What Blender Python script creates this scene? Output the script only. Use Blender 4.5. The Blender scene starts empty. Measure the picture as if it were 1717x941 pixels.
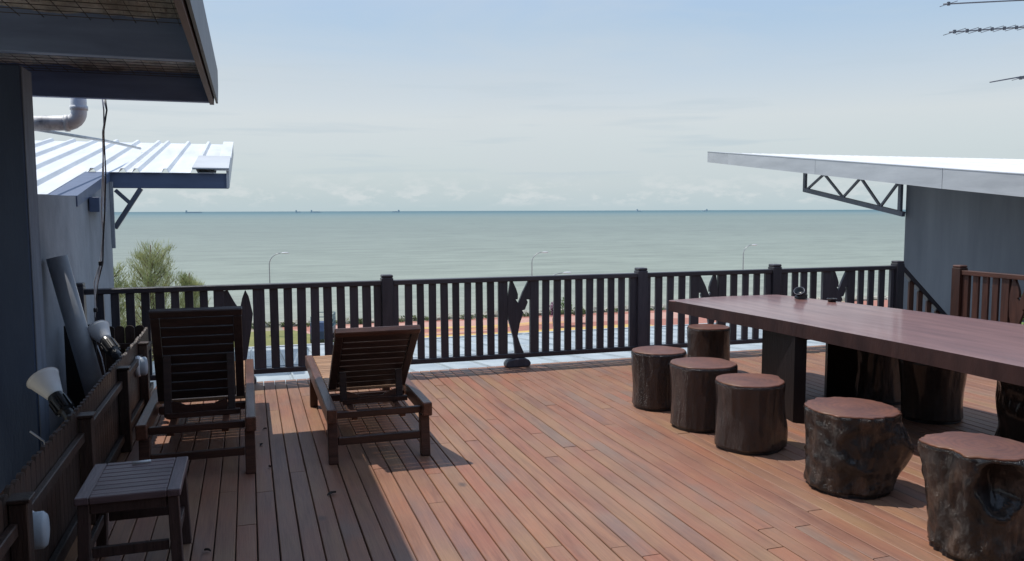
import bpy, bmesh, math, random
from mathutils import Vector, Matrix, noise
from math import radians as R, sin, cos, pi
random.seed(7)
S = bpy.context.scene
# ------------------------------------------------------------------ camera
F_PX, W_PX, H_PX = 1360.0, 1717.0, 941.0
cam_d = bpy.data.cameras.new("camera"); cam = bpy.data.objects.new("camera", cam_d)
S.collection.objects.link(cam); S.camera = cam
cam_d.sensor_fit = 'HORIZONTAL'; cam_d.sensor_width = 36.0
cam_d.lens = 36.0 * F_PX / W_PX
cam_d.clip_start = 0.05; cam_d.clip_end = 200000
yaw = R(18.0); pit = math.atan(117 / 1360.0); roll = R(0.17)
Fv = Vector((sin(yaw)*cos(pit), cos(yaw)*cos(pit), -sin(pit)))
Rv = Vector((cos(yaw), -sin(yaw), 0)); Uv = Rv.cross(Fv)
R2 = Rv*cos(roll) - Uv*sin(roll); U2 = Uv*cos(roll) + Rv*sin(roll)
M = Matrix((R2, U2, -Fv)).transposed().to_4x4(); M.translation = Vector((0, 0, 1.6))
cam.matrix_world = M
# ------------------------------------------------------------------ sky, sun, exposure
S.view_settings.view_transform = 'Standard'; S.view_settings.look = 'None'
S.view_settings.exposure = 0.0; S.view_settings.gamma = 1.0
SUN = Vector((-0.323, 0.31, 1.0)).normalized()
sl = bpy.data.lights.new("sun", 'SUN'); sl.energy = 4.1; sl.angle = R(0.5); sl.color = (1, 0.95, 0.87)
so = bpy.data.objects.new("sun", sl); S.collection.objects.link(so)
so.rotation_euler = SUN.to_track_quat('Z', 'Y').to_euler()
w = bpy.data.worlds.new("World"); S.world = w; w.use_nodes = True
nt = w.node_tree; nt.nodes.clear()
def N(t, ty, **k):
    n = t.nodes.new(ty)
    for a, b in k.items():
        if a.startswith('i_'): n.inputs[a[2:].replace('_', ' ')].default_value = b
        else: setattr(n, a, b)
    return n
def ramp(t, fac, stops, interp='LINEAR'):
    n = N(t, 'ShaderNodeValToRGB'); e = n.color_ramp.elements; n.color_ramp.interpolation = interp
    while len(e) < len(stops): e.new(0.5)
    for q, (p, c) in zip(e, stops):
        q.position = p; q.color = (c, c, c, 1) if isinstance(c, (int, float)) else (c[0], c[1], c[2], 1)
    t.links.new(fac, n.inputs[0]); return n.outputs[0]
def math_(t, op, a, b=None):
    n = N(t, 'ShaderNodeMath', operation=op)
    for i, v in enumerate((a, b)):
        if v is None: continue
        if isinstance(v, (int, float)): n.inputs[i].default_value = v
        else: t.links.new(v, n.inputs[i])
    return n.outputs[0]
def mix(t, fac, a, b, mode='MIX'):
    n = N(t, 'ShaderNodeMix', data_type='RGBA', blend_type=mode)
    for s, v in ((n.inputs[0], fac), (n.inputs[6], a), (n.inputs[7], b)):
        if isinstance(v, (int, float)): s.default_value = v
        elif isinstance(v, (tuple, list)): s.default_value = (v[0], v[1], v[2], 1)
        else: t.links.new(v, s)
    return n.outputs[2]
SK = 0.1
sky = N(nt, 'ShaderNodeTexSky', sky_type='NISHITA', sun_disc=False)
sky.sun_elevation = math.asin(SUN.z); sky.sun_rotation = math.atan2(SUN.x, SUN.y)
sky.air_density = 1.0; sky.dust_density = 1.5; sky.ozone_density = 1.0
tc = N(nt, 'ShaderNodeTexCoord'); sx = N(nt, 'ShaderNodeSeparateXYZ'); nt.links.new(tc.outputs['Generated'], sx.inputs[0])
el = sx.outputs[2]
hz = ramp(nt, el, [(0.0, (5.4, 6.8, 7.35)), (0.03, (6.1, 7.1, 7.5)), (0.11, (7.3, 7.8, 8.0)), (0.215, (4.9, 6.5, 8.3)), (0.32, (4.4, 6.2, 9.2)), (1.0, (3.7, 5.4, 8.6))])
# the ramp clamps nothing: values are physical sky radiance before the 0.1 strength
col = mix(nt, 0.8, sky.outputs[0], hz)
mp = N(nt, 'ShaderNodeMapping'); nt.links.new(tc.outputs['Generated'], mp.inputs[0]); mp.inputs[3].default_value = (1, 1, 5)
n1 = N(nt, 'ShaderNodeTexNoise', i_Scale=2.2, i_Detail=7.0, i_Roughness=0.55, i_Distortion=0.4); nt.links.new(mp.outputs[0], n1.inputs[0])
veil = ramp(nt, n1.outputs[0], [(0.42, 0.0), (0.7, 1.0)])
col = mix(nt, math_(nt, 'MULTIPLY', veil, 0.55), col, (6.2, 6.75, 7.1))
mp2 = N(nt, 'ShaderNodeMapping'); nt.links.new(tc.outputs['Generated'], mp2.inputs[0]); mp2.inputs[3].default_value = (1, 1, 2.4)
n2 = N(nt, 'ShaderNodeTexNoise', i_Scale=28.0, i_Detail=8.0, i_Roughness=0.62); nt.links.new(mp2.outputs[0], n2.inputs[0])
cum = ramp(nt, n2.outputs[0], [(0.5, 0.0), (0.62, 1.0)])
band = ramp(nt, el, [(0.004, 0.0), (0.014, 1.0), (0.03, 0.7), (0.05, 0.0)])
col = mix(nt, math_(nt, 'MULTIPLY', math_(nt, 'MULTIPLY', cum, band), 0.6), col, (7.1, 7.5, 7.6))
# slim grey blue streak clouds
mp3 = N(nt, 'ShaderNodeMapping'); nt.links.new(tc.outputs['Generated'], mp3.inputs[0]); mp3.inputs[3].default_value = (1, 1, 14)
n3 = N(nt, 'ShaderNodeTexNoise', i_Scale=5.0, i_Detail=5.0, i_Roughness=0.5); nt.links.new(mp3.outputs[0], n3.inputs[0])
strk = ramp(nt, n3.outputs[0], [(0.55, 0.0), (0.7, 1.0)])
band2 = ramp(nt, el, [(0.02, 0.0), (0.06, 1.0), (0.12, 0.6), (0.2, 0.0)])
col = mix(nt, math_(nt, 'MULTIPLY', math_(nt, 'MULTIPLY', strk, band2), 0.45), col, (4.6, 5.7, 6.5))
bg = N(nt, 'ShaderNodeBackground', i_Strength=SK); nt.links.new(col, bg.inputs[0])
wo = N(nt, 'ShaderNodeOutputWorld'); nt.links.new(bg.outputs[0], wo.inputs[0])

# ------------------------------------------------------------------ materials
def mat(name, c1, c2=None, rough=0.6, scale=6.0, stretch=(1, 1, 1), metal=0.0, bump=0.0, bscale=None, detail=6.0,
        spec=0.5, rnd=0.0, pos=False, coat=0.0, rvar=0.0, contrast=(0.35, 0.68), bdist=0.01, trans=0.0):
    m = bpy.data.materials.new(name); m.use_nodes = True; t = m.node_tree
    b = t.nodes['Principled BSDF']; b.inputs['Roughness'].default_value = rough
    b.inputs['Metallic'].default_value = metal; b.inputs['Specular IOR Level'].default_value = spec
    b.inputs['Coat Weight'].default_value = coat; b.inputs['Coat Roughness'].default_value = 0.12
    if pos:
        g = N(t, 'ShaderNodeNewGeometry'); src = g.outputs['Position']
    else:
        g = N(t, 'ShaderNodeTexCoord'); src = g.outputs['Object']
    oi = N(t, 'ShaderNodeObjectInfo')
    ad = N(t, 'ShaderNodeVectorMath', operation='MULTIPLY_ADD'); cb = N(t, 'ShaderNodeCombineXYZ')
    for i in range(3): t.links.new(oi.outputs['Random'], cb.inputs[i])
    t.links.new(cb.outputs[0], ad.inputs[0]); ad.inputs[1].default_value = (37, 91, 53); t.links.new(src, ad.inputs[2])
    mp = N(t, 'ShaderNodeMapping'); mp.inputs[3].default_value = stretch; t.links.new(ad.outputs[0], mp.inputs[0])
    n = N(t, 'ShaderNodeTexNoise', i_Scale=scale, i_Detail=detail, i_Roughness=0.6, i_Distortion=0.25); t.links.new(mp.outputs[0], n.inputs[0])
    c2 = c2 or tuple(x*0.7 for x in c1)
    c = ramp(t, n.outputs[0], [(contrast[0], c1), (contrast[1], c2)])
    if rnd:
        hs = N(t, 'ShaderNodeHueSaturation'); t.links.new(c, hs.inputs['Color'])
        t.links.new(math_(t, 'ADD', math_(t, 'MULTIPLY', oi.outputs['Random'], rnd*2), 1-rnd), hs.inputs['Value']); c = hs.outputs[0]
    t.links.new(c, b.inputs['Base Color'])
    if rvar:
        t.links.new(math_(t, 'ADD', math_(t, 'MULTIPLY', n.outputs[0], rvar), rough - rvar*0.5), b.inputs['Roughness'])
    if bump:
        n2 = N(t, 'ShaderNodeTexNoise', i_Scale=bscale or scale*3, i_Detail=7.0, i_Roughness=0.65); t.links.new(mp.outputs[0], n2.inputs[0])
        bp = N(t, 'ShaderNodeBump', i_Strength=bump, i_Distance=bdist); t.links.new(n2.outputs[0], bp.inputs['Height']); t.links.new(bp.outputs[0], b.inputs['Normal'])
    return m
RAILC, RAILD = (0.050, 0.048, 0.060), (0.031, 0.031, 0.041)  # dark rail wood, tinted blue in its colour for backlit shade and flare
M_rail = mat('shade_tinted_rail_wood', RAILC, RAILD, 0.42, 5, (6, 6, 0.7), bump=0.3, rnd=0.25)
M_railx = mat('shade_tinted_rail_wood_long', (0.045, 0.038, 0.044), RAILD, 0.38, 5, (0.7, 6, 6), bump=0.3, rnd=0.2)
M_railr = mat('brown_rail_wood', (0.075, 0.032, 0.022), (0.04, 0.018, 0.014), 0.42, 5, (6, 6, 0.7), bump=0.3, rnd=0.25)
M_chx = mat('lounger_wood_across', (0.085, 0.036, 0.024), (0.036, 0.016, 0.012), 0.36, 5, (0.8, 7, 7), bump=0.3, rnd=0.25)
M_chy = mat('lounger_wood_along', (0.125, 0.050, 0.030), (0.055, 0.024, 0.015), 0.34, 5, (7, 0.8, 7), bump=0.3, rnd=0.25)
M_back = mat('shaded_lounger_back_wood', (0.042, 0.023, 0.020), (0.022, 0.013, 0.012), 0.4, 5, (0.8, 7, 7), bump=0.3, rnd=0.2)  # lounger wood darkened in colour for the shaded rear of the backrests
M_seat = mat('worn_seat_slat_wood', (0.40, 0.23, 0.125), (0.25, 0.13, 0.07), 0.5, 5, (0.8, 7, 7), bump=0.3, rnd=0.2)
M_pick = mat('picket_wood', (0.060, 0.034, 0.025), (0.022, 0.013, 0.011), 0.45, 6, (5, 5, 0.6), bump=0.5, rnd=0.35)
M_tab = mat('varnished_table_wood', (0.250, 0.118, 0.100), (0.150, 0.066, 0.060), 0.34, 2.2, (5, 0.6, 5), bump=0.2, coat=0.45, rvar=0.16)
M_tside = mat('shade_darkened_edge_wood', (0.055, 0.026, 0.023), (0.028, 0.014, 0.014), 0.42, 2.2, (3, 3, 1), bump=0.4)  # table wood darkened so that the sunlit edge looks shaded
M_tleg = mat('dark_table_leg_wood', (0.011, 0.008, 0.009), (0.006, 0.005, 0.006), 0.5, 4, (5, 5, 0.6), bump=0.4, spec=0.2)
M_bark = mat('varnished_dark_bark', (0.034, 0.016, 0.012), (0.008, 0.005, 0.005), 0.24, 4, (3, 3, 0.7), bump=1.0, bscale=14, bdist=0.035, coat=0.5, contrast=(0.4, 0.66))
M_bark2 = mat('rough_pale_streaked_bark', (0.085, 0.056, 0.040), (0.006, 0.005, 0.005), 0.24, 4.5, (2.6, 2.6, 1.1), bump=1.0, bscale=14, bdist=0.03, coat=0.4, contrast=(0.30, 0.52))
M_hol = mat('glossy_black_hollow', (0.010, 0.008, 0.009), (0.024, 0.018, 0.017), 0.2, 5, bump=0.8, bdist=0.03, coat=0.5)
def stool_top_mat():
    m = mat('varnished_stool_top', (0.165, 0.062, 0.034), (0.090, 0.036, 0.024), 0.40, 5, (1, 1, 1), bump=0.2, coat=0.0, rvar=0.16, spec=0.35)
    t = m.node_tree; b = t.nodes['Principled BSDF']; src = b.inputs['Base Color'].links[0].from_socket
    tc_ = N(t, 'ShaderNodeTexCoord'); wv = N(t, 'ShaderNodeTexWave', wave_type='RINGS', rings_direction='Z', i_Scale=9.0, i_Distortion=5.0, i_Detail=3.0)
    wv.inputs['Detail Scale'].default_value = 1.4
    t.links.new(tc_.outputs['Object'], wv.inputs[0])
    c = mix(t, 1.0, src, ramp(t, wv.outputs[1], [(0.15, 0.86), (0.6, 1.05)]), 'MULTIPLY')
    n = N(t, 'ShaderNodeTexNoise', i_Scale=3.5, i_Detail=5.0); t.links.new(tc_.outputs['Object'], n.inputs[0])
    c = mix(t, ramp(t, n.outputs[0], [(0.5, 0.0), (0.7, 0.5)]), c, (0.20, 0.105, 0.045))
    t.links.new(c, b.inputs['Base Color']); return m
M_stop = stool_top_mat()
M_wall = mat('painted_grey_plaster', (0.048, 0.076, 0.135), (0.030, 0.050, 0.10), 0.8, 1.2, (3, 3, 0.6), bump=0.5, bscale=9, rnd=0.0)
M_wall2 = mat('pale_weathered_plaster', (0.27, 0.29, 0.325), (0.15, 0.165, 0.195), 0.85, 1.3, (1.2, 1.2, 0.8), bump=0.5, bscale=8, bdist=0.02)
M_wall2b = mat('rough_skylit_corner_plaster', (0.17, 0.20, 0.255), (0.09, 0.11, 0.15), 0.85, 2.5, (3, 3, 0.5), bump=0.7, bscale=10)  # rough pier plaster, lightened to paint sky light on its side face
M_wall3 = mat('dark_slate_plaster', (0.140, 0.152, 0.175), (0.095, 0.105, 0.126), 0.7, 1.6, (1.6, 1.6, 0.22), bump=0.2, bscale=8)
M_beam = mat('blue_grey_painted_steel', (0.20, 0.30, 0.52), (0.14, 0.21, 0.38), 0.5, 3, (0.5, 3, 3), bump=0.1)
M_beam3 = mat('navy_painted_steel', (0.09, 0.125, 0.21), (0.07, 0.095, 0.165), 0.5, 3, (0.5, 3, 3), bump=0.1)
M_beam2 = mat('slate_painted_steel', (0.10, 0.115, 0.15), (0.07, 0.08, 0.11), 0.5, 5, bump=0.1)
M_fas = mat('grey_roof_flashing', (0.54, 0.56, 0.585), (0.43, 0.45, 0.475), 0.5, 2.0, (1, .6, 3), metal=0.2, bump=0.15)
M_fas2 = mat('weathered_brown_fascia', (0.16, 0.125, 0.125), (0.10, 0.085, 0.10), 0.6, 4, (1, 0.4, 3), bump=0.3)
M_foil = mat('crinkled_silver_foil', (0.92, 0.90, 0.85), (0.30, 0.30, 0.28), 0.34, 3, (2, 1, 1), metal=0.45, bump=1.0, bscale=5, bdist=0.22)
M_wire = mat('galvanised_wire', (0.12, 0.12, 0.12), None, 0.5, metal=0.6)
M_sheet = mat('white_painted_roof_sheet', (0.75, 0.77, 0.79), (0.60, 0.62, 0.65), 0.42, 1.8, (3, 0.5, 1), bump=0.1)
M_sheetR = mat('bright_roof_sheet', (0.76, 0.77, 0.78), (0.60, 0.62, 0.64), 0.4, 1.8, (3, 0.5, 1), bump=0.1)
M_low = mat('pale_blue_roof_sheet', (0.46, 0.51, 0.54), (0.27, 0.32, 0.36), 0.38, 1.1, (2, 1.2, 1), bump=0.12, rvar=0.15, metal=0.1)
M_lowf = mat('pale_flashing', (0.55, 0.60, 0.63), (0.42, 0.48, 0.52), 0.4, 2, bump=0.1)
M_pvc = mat('grey_pvc_pipe', (0.34, 0.36, 0.39), (0.17, 0.18, 0.205), 0.45, 3, (1, 1, 0.5), bump=0.15)
M_pvcw = mat('stained_white_pipe', (0.80, 0.82, 0.84), (0.20, 0.22, 0.27), 0.5, 4, bump=0.15, contrast=(0.52, 0.66))
M_whp = mat('white_plastic', (0.72, 0.73, 0.74), (0.60, 0.61, 0.63), 0.35, 5)
M_bulk = mat('dull_translucent_cover', (0.42, 0.47, 0.52), (0.33, 0.38, 0.43), 0.4, 8, bump=0.3)
M_blk = mat('black_plastic', (0.012, 0.013, 0.016), (0.02, 0.021, 0.025), 0.35, 9)
M_cab = mat('pale_cable', (0.70, 0.71, 0.74), None, 0.5)
M_cabd = mat('black_cable', (0.02, 0.02, 0.022), None, 0.5)
M_galv = mat('galvanised_steel', (0.42, 0.44, 0.46), (0.3, 0.32, 0.34), 0.4, 6, metal=0.6)
M_alu = mat('dull_aluminium', (0.14, 0.15, 0.18), None, 0.45, metal=0.5)
M_dark = mat('dark_void_board', (0.012, 0.010, 0.010), None, 0.9)

def finish(o, name=None, parent=None, m=None, smooth=False):
    if m is not None: o.data.materials.append(m)
    return o
def link(name, me, m=None, parent=None, smooth=False):
    o = bpy.data.objects.new(name, me); S.collection.objects.link(o)
    if m is not None:
        for q in (m if isinstance(m, (list, tuple)) else [m]): me.materials.append(q)
    if parent is not None: o.parent = parent
    if smooth: me.polygons.foreach_set('use_smooth', [True]*len(me.polygons))
    return o
def mesh_from(bm, name):
    me = bpy.data.meshes.new(name); bmesh.ops.recalc_face_normals(bm, faces=bm.faces); bm.to_mesh(me); bm.free(); return me
def bobj(name, bm, m=None, parent=None, smooth=False): return link(name, mesh_from(bm, name), m, parent, smooth)
def box(bm, x0, x1, y0, y1, z0, z1, bev=0.0, rot=None, piv=None, mi=0):
    r = bmesh.ops.create_cube(bm, size=1.0); vs = r['verts']
    bmesh.ops.scale(bm, vec=(x1-x0, y1-y0, z1-z0), verts=vs)
    bmesh.ops.translate(bm, vec=((x0+x1)/2, (y0+y1)/2, (z0+z1)/2), verts=vs)
    if bev:
        es = list({e for v in vs for e in v.link_edges})
        r = bmesh.ops.bevel(bm, geom=es, offset=bev, segments=1, affect='EDGES'); vs = list({v for f in r['faces'] for v in f.verts} | {v for v in vs if v.is_valid})
    if rot is not None: bmesh.ops.rotate(bm, cent=piv, matrix=rot, verts=vs)
    if mi:
        for f in {f for v in vs for f in v.link_faces}: f.material_index = mi
    return vs
def boxo(name, d, m, parent=None, bev=0.003, rot=None, piv=None):
    bm = bmesh.new(); box(bm, *d, bev=bev, rot=rot, piv=piv); return bobj(name, bm, m, parent)
def bar(bm, a, b, w, h, up=(0, 0, 1), bev=0.002):
    a, b = Vector(a), Vector(b); d = b-a; L = d.length; y = d.normalized(); u = Vector(up)
    x = y.cross(u).normalized(); z = x.cross(y)
    vs = box(bm, -w/2, w/2, 0, L, -h/2, h/2, bev)
    mt = Matrix((x, y, z)).transposed().to_4x4(); mt.translation = a
    bmesh.ops.transform(bm, matrix=mt, verts=vs); return vs
def baro(name, a, b, w, h, m, parent=None, up=(0, 0, 1), bev=0.003):
    bm = bmesh.new(); bar(bm, a, b, w, h, up, bev); return bobj(name, bm, m, parent)
def tube(bm, pts, rad, seg=10, cap=True):
    pts = [Vector(p) for p in pts]; rings = []
    n = len(pts); rads = rad if isinstance(rad, (list, tuple)) else [rad]*n
    t0 = (pts[1]-pts[0]).normalized(); a = t0.orthogonal().normalized()
    for i, p in enumerate(pts):
        t = (pts[min(i+1, n-1)]-pts[max(i-1, 0)]).normalized()
        a = (a - t*a.dot(t)).normalized(); b = t.cross(a)
        rings.append([bm.verts.new(p+(a*cos(2*pi*k/seg)+b*sin(2*pi*k/seg))*rads[i]) for k in range(seg)])
    for i in range(n-1):
        for k in range(seg): bm.faces.new((rings[i][k], rings[i][(k+1) % seg], rings[i+1][(k+1) % seg], rings[i+1][k]))
    if cap: bm.faces.new(rings[0][::-1]); bm.faces.new(rings[-1])
    return rings
def tubeo(name, pts, rad, m, parent=None, seg=10, cap=True):
    bm = bmesh.new(); tube(bm, pts, rad, seg, cap); return bobj(name, bm, m, parent, True)
def extr(bm, poly, axis, a0, a1):
    """poly: 2D points; axis 'x': poly is (y,z); 'y': (x,z); 'z': (x,y)"""
    def P(p, a): return {'x': (a, p[0], p[1]), 'y': (p[0], a, p[1]), 'z': (p[0], p[1], a)}[axis]
    A = [bm.verts.new(P(p, a0)) for p in poly]; B = [bm.verts.new(P(p, a1)) for p in poly]; n = len(poly)
    bm.faces.new(A); bm.faces.new(B[::-1])
    for i in range(n): bm.faces.new((A[i], B[i], B[(i+1) % n], A[(i+1) % n]))
def extro(name, poly, axis, a0, a1, m, parent=None):
    bm = bmesh.new(); extr(bm, poly, axis, a0, a1); return bobj(name, bm, m, parent)
def tag(o, label=None, cat=None, group=None, kind=None):
    if label: o['label'] = label
    if cat: o['category'] = cat
    if group: o['group'] = group
    if kind: o['kind'] = kind
    return o
def thing(name, label, cat, loc=(0, 0, 0), group=None, rz=0.0):
    o = bpy.data.objects.new(name, None); S.collection.objects.link(o); o.location = loc; o.rotation_euler = (0, 0, rz)
    o.empty_display_size = 0.1
    return tag(o, label, cat, group)
def copytree(o, parent=None):
    c = o.copy(); S.collection.objects.link(c)
    if parent is not None: c.parent = parent
    for ch in [q for q in S.collection.objects if q.parent == o]: copytree(ch, c)
    return c
def lathe(bm, prof, seg=24, center=(0, 0, 0), mat4=None):
    rings = []
    for r, z in prof:
        if r < 1e-5: rings.append([bm.verts.new((0, 0, z))])
        else: rings.append([bm.verts.new((r*cos(2*pi*k/seg), r*sin(2*pi*k/seg), z)) for k in range(seg)])
    for A, B in zip(rings, rings[1:]):
        for k in range(seg):
            f = [A[k % len(A)], A[(k+1) % len(A)], B[(k+1) % len(B)], B[k % len(B)]]
            g = []
            for v in f:
                if v not in g: g.append(v)
            if len(g) > 2: bm.faces.new(g)
    vs = [v for r in rings for v in r]
    if mat4 is not None: bmesh.ops.transform(bm, matrix=mat4, verts=vs)
    bmesh.ops.translate(bm, vec=center, verts=vs); return vs

# ------------------------------------------------------------------ sea, shore, land
def sea_mat():
    m = bpy.data.materials.new('murky_green_sea'); m.use_nodes = True; t = m.node_tree; b = t.nodes['Principled BSDF']
    g = N(t, 'ShaderNodeNewGeometry'); s = N(t, 'ShaderNodeSeparateXYZ'); t.links.new(g.outputs['Position'], s.inputs[0])
    lg = math_(t, 'LOGARITHM', math_(t, 'MAXIMUM', s.outputs[1], 50.0), 10.0)
    f = math_(t, 'DIVIDE', math_(t, 'SUBTRACT', lg, 1.9), 2.6)
    c = ramp(t, f, [(0.0, (0.294, 0.294, 0.231)), (0.10, (0.245, 0.276, 0.227)), (0.3, (0.196, 0.230, 0.198)), (0.48, (0.178, 0.223, 0.196)), (0.60, (0.134, 0.200, 0.200)), (0.72, (0.067, 0.147, 0.165)), (0.9, (0.049, 0.120, 0.142))])
    mp = N(t, 'ShaderNodeMapping'); mp.inputs[3].default_value = (0.25, 1.0, 1); t.links.new(g.outputs['Position'], mp.inputs[0])
    n = N(t, 'ShaderNodeTexNoise', i_Scale=0.22, i_Detail=12.0, i_Roughness=0.7); t.links.new(mp.outputs[0], n.inputs[0])
    c = mix(t, 1.0, c, ramp(t, n.outputs[0], [(0.38, 0.80), (0.62, 1.14)]), 'MULTIPLY')
    nb = N(t, 'ShaderNodeTexNoise', i_Scale=0.004, i_Detail=4.0); mpb = N(t, 'ShaderNodeMapping'); mpb.inputs[3].default_value = (0.25, 1.0, 1)
    t.links.new(g.outputs['Position'], mpb.inputs[0]); t.links.new(mpb.outputs[0], nb.inputs[0])
    c = mix(t, 1.0, c, ramp(t, nb.outputs[0], [(0.3, 0.93), (0.7, 1.06)]), 'MULTIPLY')
    t.links.new(c, b.inputs['Base Color']); b.inputs['Roughness'].default_value = 0.45; b.inputs['Specular IOR Level'].default_value = 0.25
    n2 = N(t, 'ShaderNodeTexNoise', i_Scale=0.7, i_Detail=6.0, i_Roughness=0.65); t.links.new(mp.outputs[0], n2.inputs[0])
    bp = N(t, 'ShaderNodeBump', i_Strength=0.7, i_Distance=0.35); t.links.new(n2.outputs[0], bp.inputs['Height']); t.links.new(bp.outputs[0], b.inputs['Normal'])
    return m
def sheet(name, pts, z, m, kind='structure'):
    bm = bmesh.new(); bm.faces.new([bm.verts.new((x, y, z)) for x, y in pts]); o = bobj(name, bm, m)
    if kind: o['kind'] = kind
    return o
SHORE = 93.0
sheet('sea', [(-90000, SHORE-1), (90000, SHORE-1), (150000, 120000), (-150000, 120000)], -11.6, sea_mat())
M_land = mat('sandy_soil', (0.30, 0.26, 0.19), (0.22, 0.19, 0.14), 0.95, 0.2, pos=True, bump=0.3)
bm = bmesh.new(); box(bm, -9000, 9000, -9000, SHORE, -13.0, -11.0); o = bobj('ground', bm, M_land); o['kind'] = 'structure'
def paving_mat(name, a, b_, sc=1.1):
    m = bpy.data.materials.new(name); m.use_nodes = True; t = m.node_tree; b = t.nodes['Principled BSDF']; b.inputs['Roughness'].default_value = 0.85
    g = N(t, 'ShaderNodeNewGeometry')
    br = N(t, 'ShaderNodeTexBrick', i_Scale=sc, i_Mortar_Size=0.03); t.links.new(g.outputs['Position'], br.inputs[0])
    br.inputs['Color1'].default_value = (*a, 1); br.inputs['Color2'].default_value = (*b_, 1); br.inputs['Mortar'].default_value = (a[0]*.75, a[1]*.75, a[2]*.75, 1)
    t.links.new(br.outputs[0], b.inputs['Base Color']); return m
M_red = paving_mat('red_paving', (0.40, 0.17, 0.125), (0.34, 0.145, 0.11))
M_pnk = paving_mat('pink_paving', (0.52, 0.30, 0.24), (0.46, 0.26, 0.21))
M_yel = paving_mat('yellow_paving', (0.60, 0.42, 0.14), (0.52, 0.36, 0.12))
M_org = paving_mat('orange_paving', (0.56, 0.30, 0.15), (0.50, 0.27, 0.13))
M_grass = mat('short_grass', (0.22, 0.21, 0.07), (0.13, 0.15, 0.045), 0.95, 0.35, pos=True)
sheet('promenade_paving', [(4.8, 60), (200, 60), (200, 91.2), (3.2, 91.2)], -10.99, M_red)
sheet('promenade_paving', [(6.5, 85.5), (60, 83.0), (60, 88.6), (6.5, 90.2)], -10.985, M_pnk)
# sweeping coloured bands laid in the paving
def bandsheet(xs, y0, amp, wd, ph, m, z):
    bm = bmesh.new(); A = []; 
    for i in range(41):
        x = xs[0]+(xs[1]-xs[0])*i/40; y = y0+amp*sin(ph+x*0.17)
        A.append((bm.verts.new((x, y-wd/2, z)), bm.verts.new((x, y+wd/2, z))))
    for p, q in zip(A, A[1:]): bm.faces.new((p[0], q[0], q[1], p[1]))
    o = bobj('paving_band', bm, m); o['kind'] = 'structure'
bandsheet((14, 30), 86.2, 1.6, 1.3, 0.6, M_yel, -10.98)
bandsheet((12, 34), 83.0, 1.9, 1.5, 2.2, M_org, -10.976)
bandsheet((13, 42), 79.2, 0.6, 2.3, 0.9, M_yel, -10.972)
bandsheet((9, 24), 79.9, 1.4, 1.0, 3.9, M_pnk, -10.968)
sheet('lawn', [(-60, 60), (5.2, 60), (9.0, 77.5), (4.2, 88.5), (-60, 89.5)], -10.96, M_grass)
sheet('footpath', [(4.2, 88.5), (9.0, 77.5), (9.6, 77.5), (4.9, 88.8)], -10.955, M_pnk)
# rock revetment along the water
M_rock = mat('shore_rock', (0.42, 0.40, 0.35), (0.16, 0.16, 0.12), 0.9, 1.5, bump=0.6, rnd=0.0)
def rocks(name, cx, cy, n, sx_, sy_, smin, smax, z, m, seed=1):
    rr = random.Random(seed); bm = bmesh.new()
    for i in range(n):
        s = rr.uniform(smin, smax); r = bmesh.ops.create_icosphere(bm, subdivisions=1, radius=s)
        ph = rr.uniform(0, 9)
        for v in r['verts']: v.co *= 0.75+0.5*noise.noise(v.co*1.3/s+Vector((ph, ph, i)))+0.1
        bmesh.ops.scale(bm, vec=(rr.uniform(.9, 1.6), rr.uniform(.7, 1.2), rr.uniform(.45, .8)), verts=r['verts'])
        bmesh.ops.translate(bm, vec=(cx+rr.uniform(-sx_, sx_), cy+rr.uniform(-sy_, sy_), z+s*0.15), verts=r['verts'])
    return bobj(name, bm, m)
tag(rocks('shore_rocks', 60, 92.6, 1500, 95, 1.0, 0.28, 0.75, -11.0, M_rock, 3), kind='stuff')
M_shrub = mat('scrub_leaves', (0.10, 0.13, 0.04), (0.05, 0.075, 0.02), 0.8, 2)
def leafcloud(bm, cx, cy, cz, rx, ry, rz, n, s, rr):
    for i in range(n):
        d = Vector((rr.gauss(0, 1), rr.gauss(0, 1), rr.gauss(0, 1))).normalized()*rr.uniform(.35, 1)**.5
        p = Vector((cx+d.x*rx, cy+d.y*ry, cz+d.z*rz)); a = Vector((rr.uniform(-1, 1), rr.uniform(-1, 1), rr.uniform(-1, 1))).normalized()
        b = a.orthogonal().normalized(); q = s*rr.uniform(.6, 1.4)
        bm.faces.new([bm.verts.new(p+a*q), bm.verts.new(p+b*q*.5), bm.verts.new(p-a*q), bm.verts.new(p-b*q*.5)])
rr = random.Random(11)
bm = bmesh.new()
for i in range(60): leafcloud(bm, rr.uniform(-12, 70), 91.2+rr.uniform(-.4, .6), -10.75, rr.uniform(.4, 1.3), .4, rr.uniform(.15, .45), 45, .16, rr)
tag(bobj('shore_scrub', bm, M_shrub), kind='stuff')

# bougainvillea and shrubs by the promenade
M_bou = mat('magenta_blossom', (0.22, 0.08, 0.17), (0.12, 0.05, 0.10), 0.7, 2)
M_grn = mat('bright_leaves', (0.14, 0.24, 0.05), (0.06, 0.12, 0.025), 0.7, 2)
M_trk = mat('grey_trunk', (0.16, 0.12, 0.09), None, 0.9, 4)
def shrub(label, x, y, r, h, m, n, seed, name='flowering_shrub'):
    t = thing(name, label, 'shrub', (x, y, -11)); rr = random.Random(seed)
    for k in range(3): tubeo('stem', [(0, 0, 0), (rr.uniform(-.1, .1), .05, h*.3), (rr.uniform(-.4, .4)*r, rr.uniform(-.3, .3)*r, h*.7)], [.07, .05, .03], M_trk, t, 6)
    bm = bmesh.new()
    for k in range(7): leafcloud(bm, rr.uniform(-.5, .5)*r, rr.uniform(-.5, .5)*r, h*rr.uniform(.5, .85), r*.5, r*.5, h*.22, n//7, .12, rr)
    bobj('crown', bm, m, t)
    return t
shrub('magenta flowering bush on the promenade, seen through the middle railing', 31.4, 82, .7, 2.7, M_bou, 380, 1)
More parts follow.
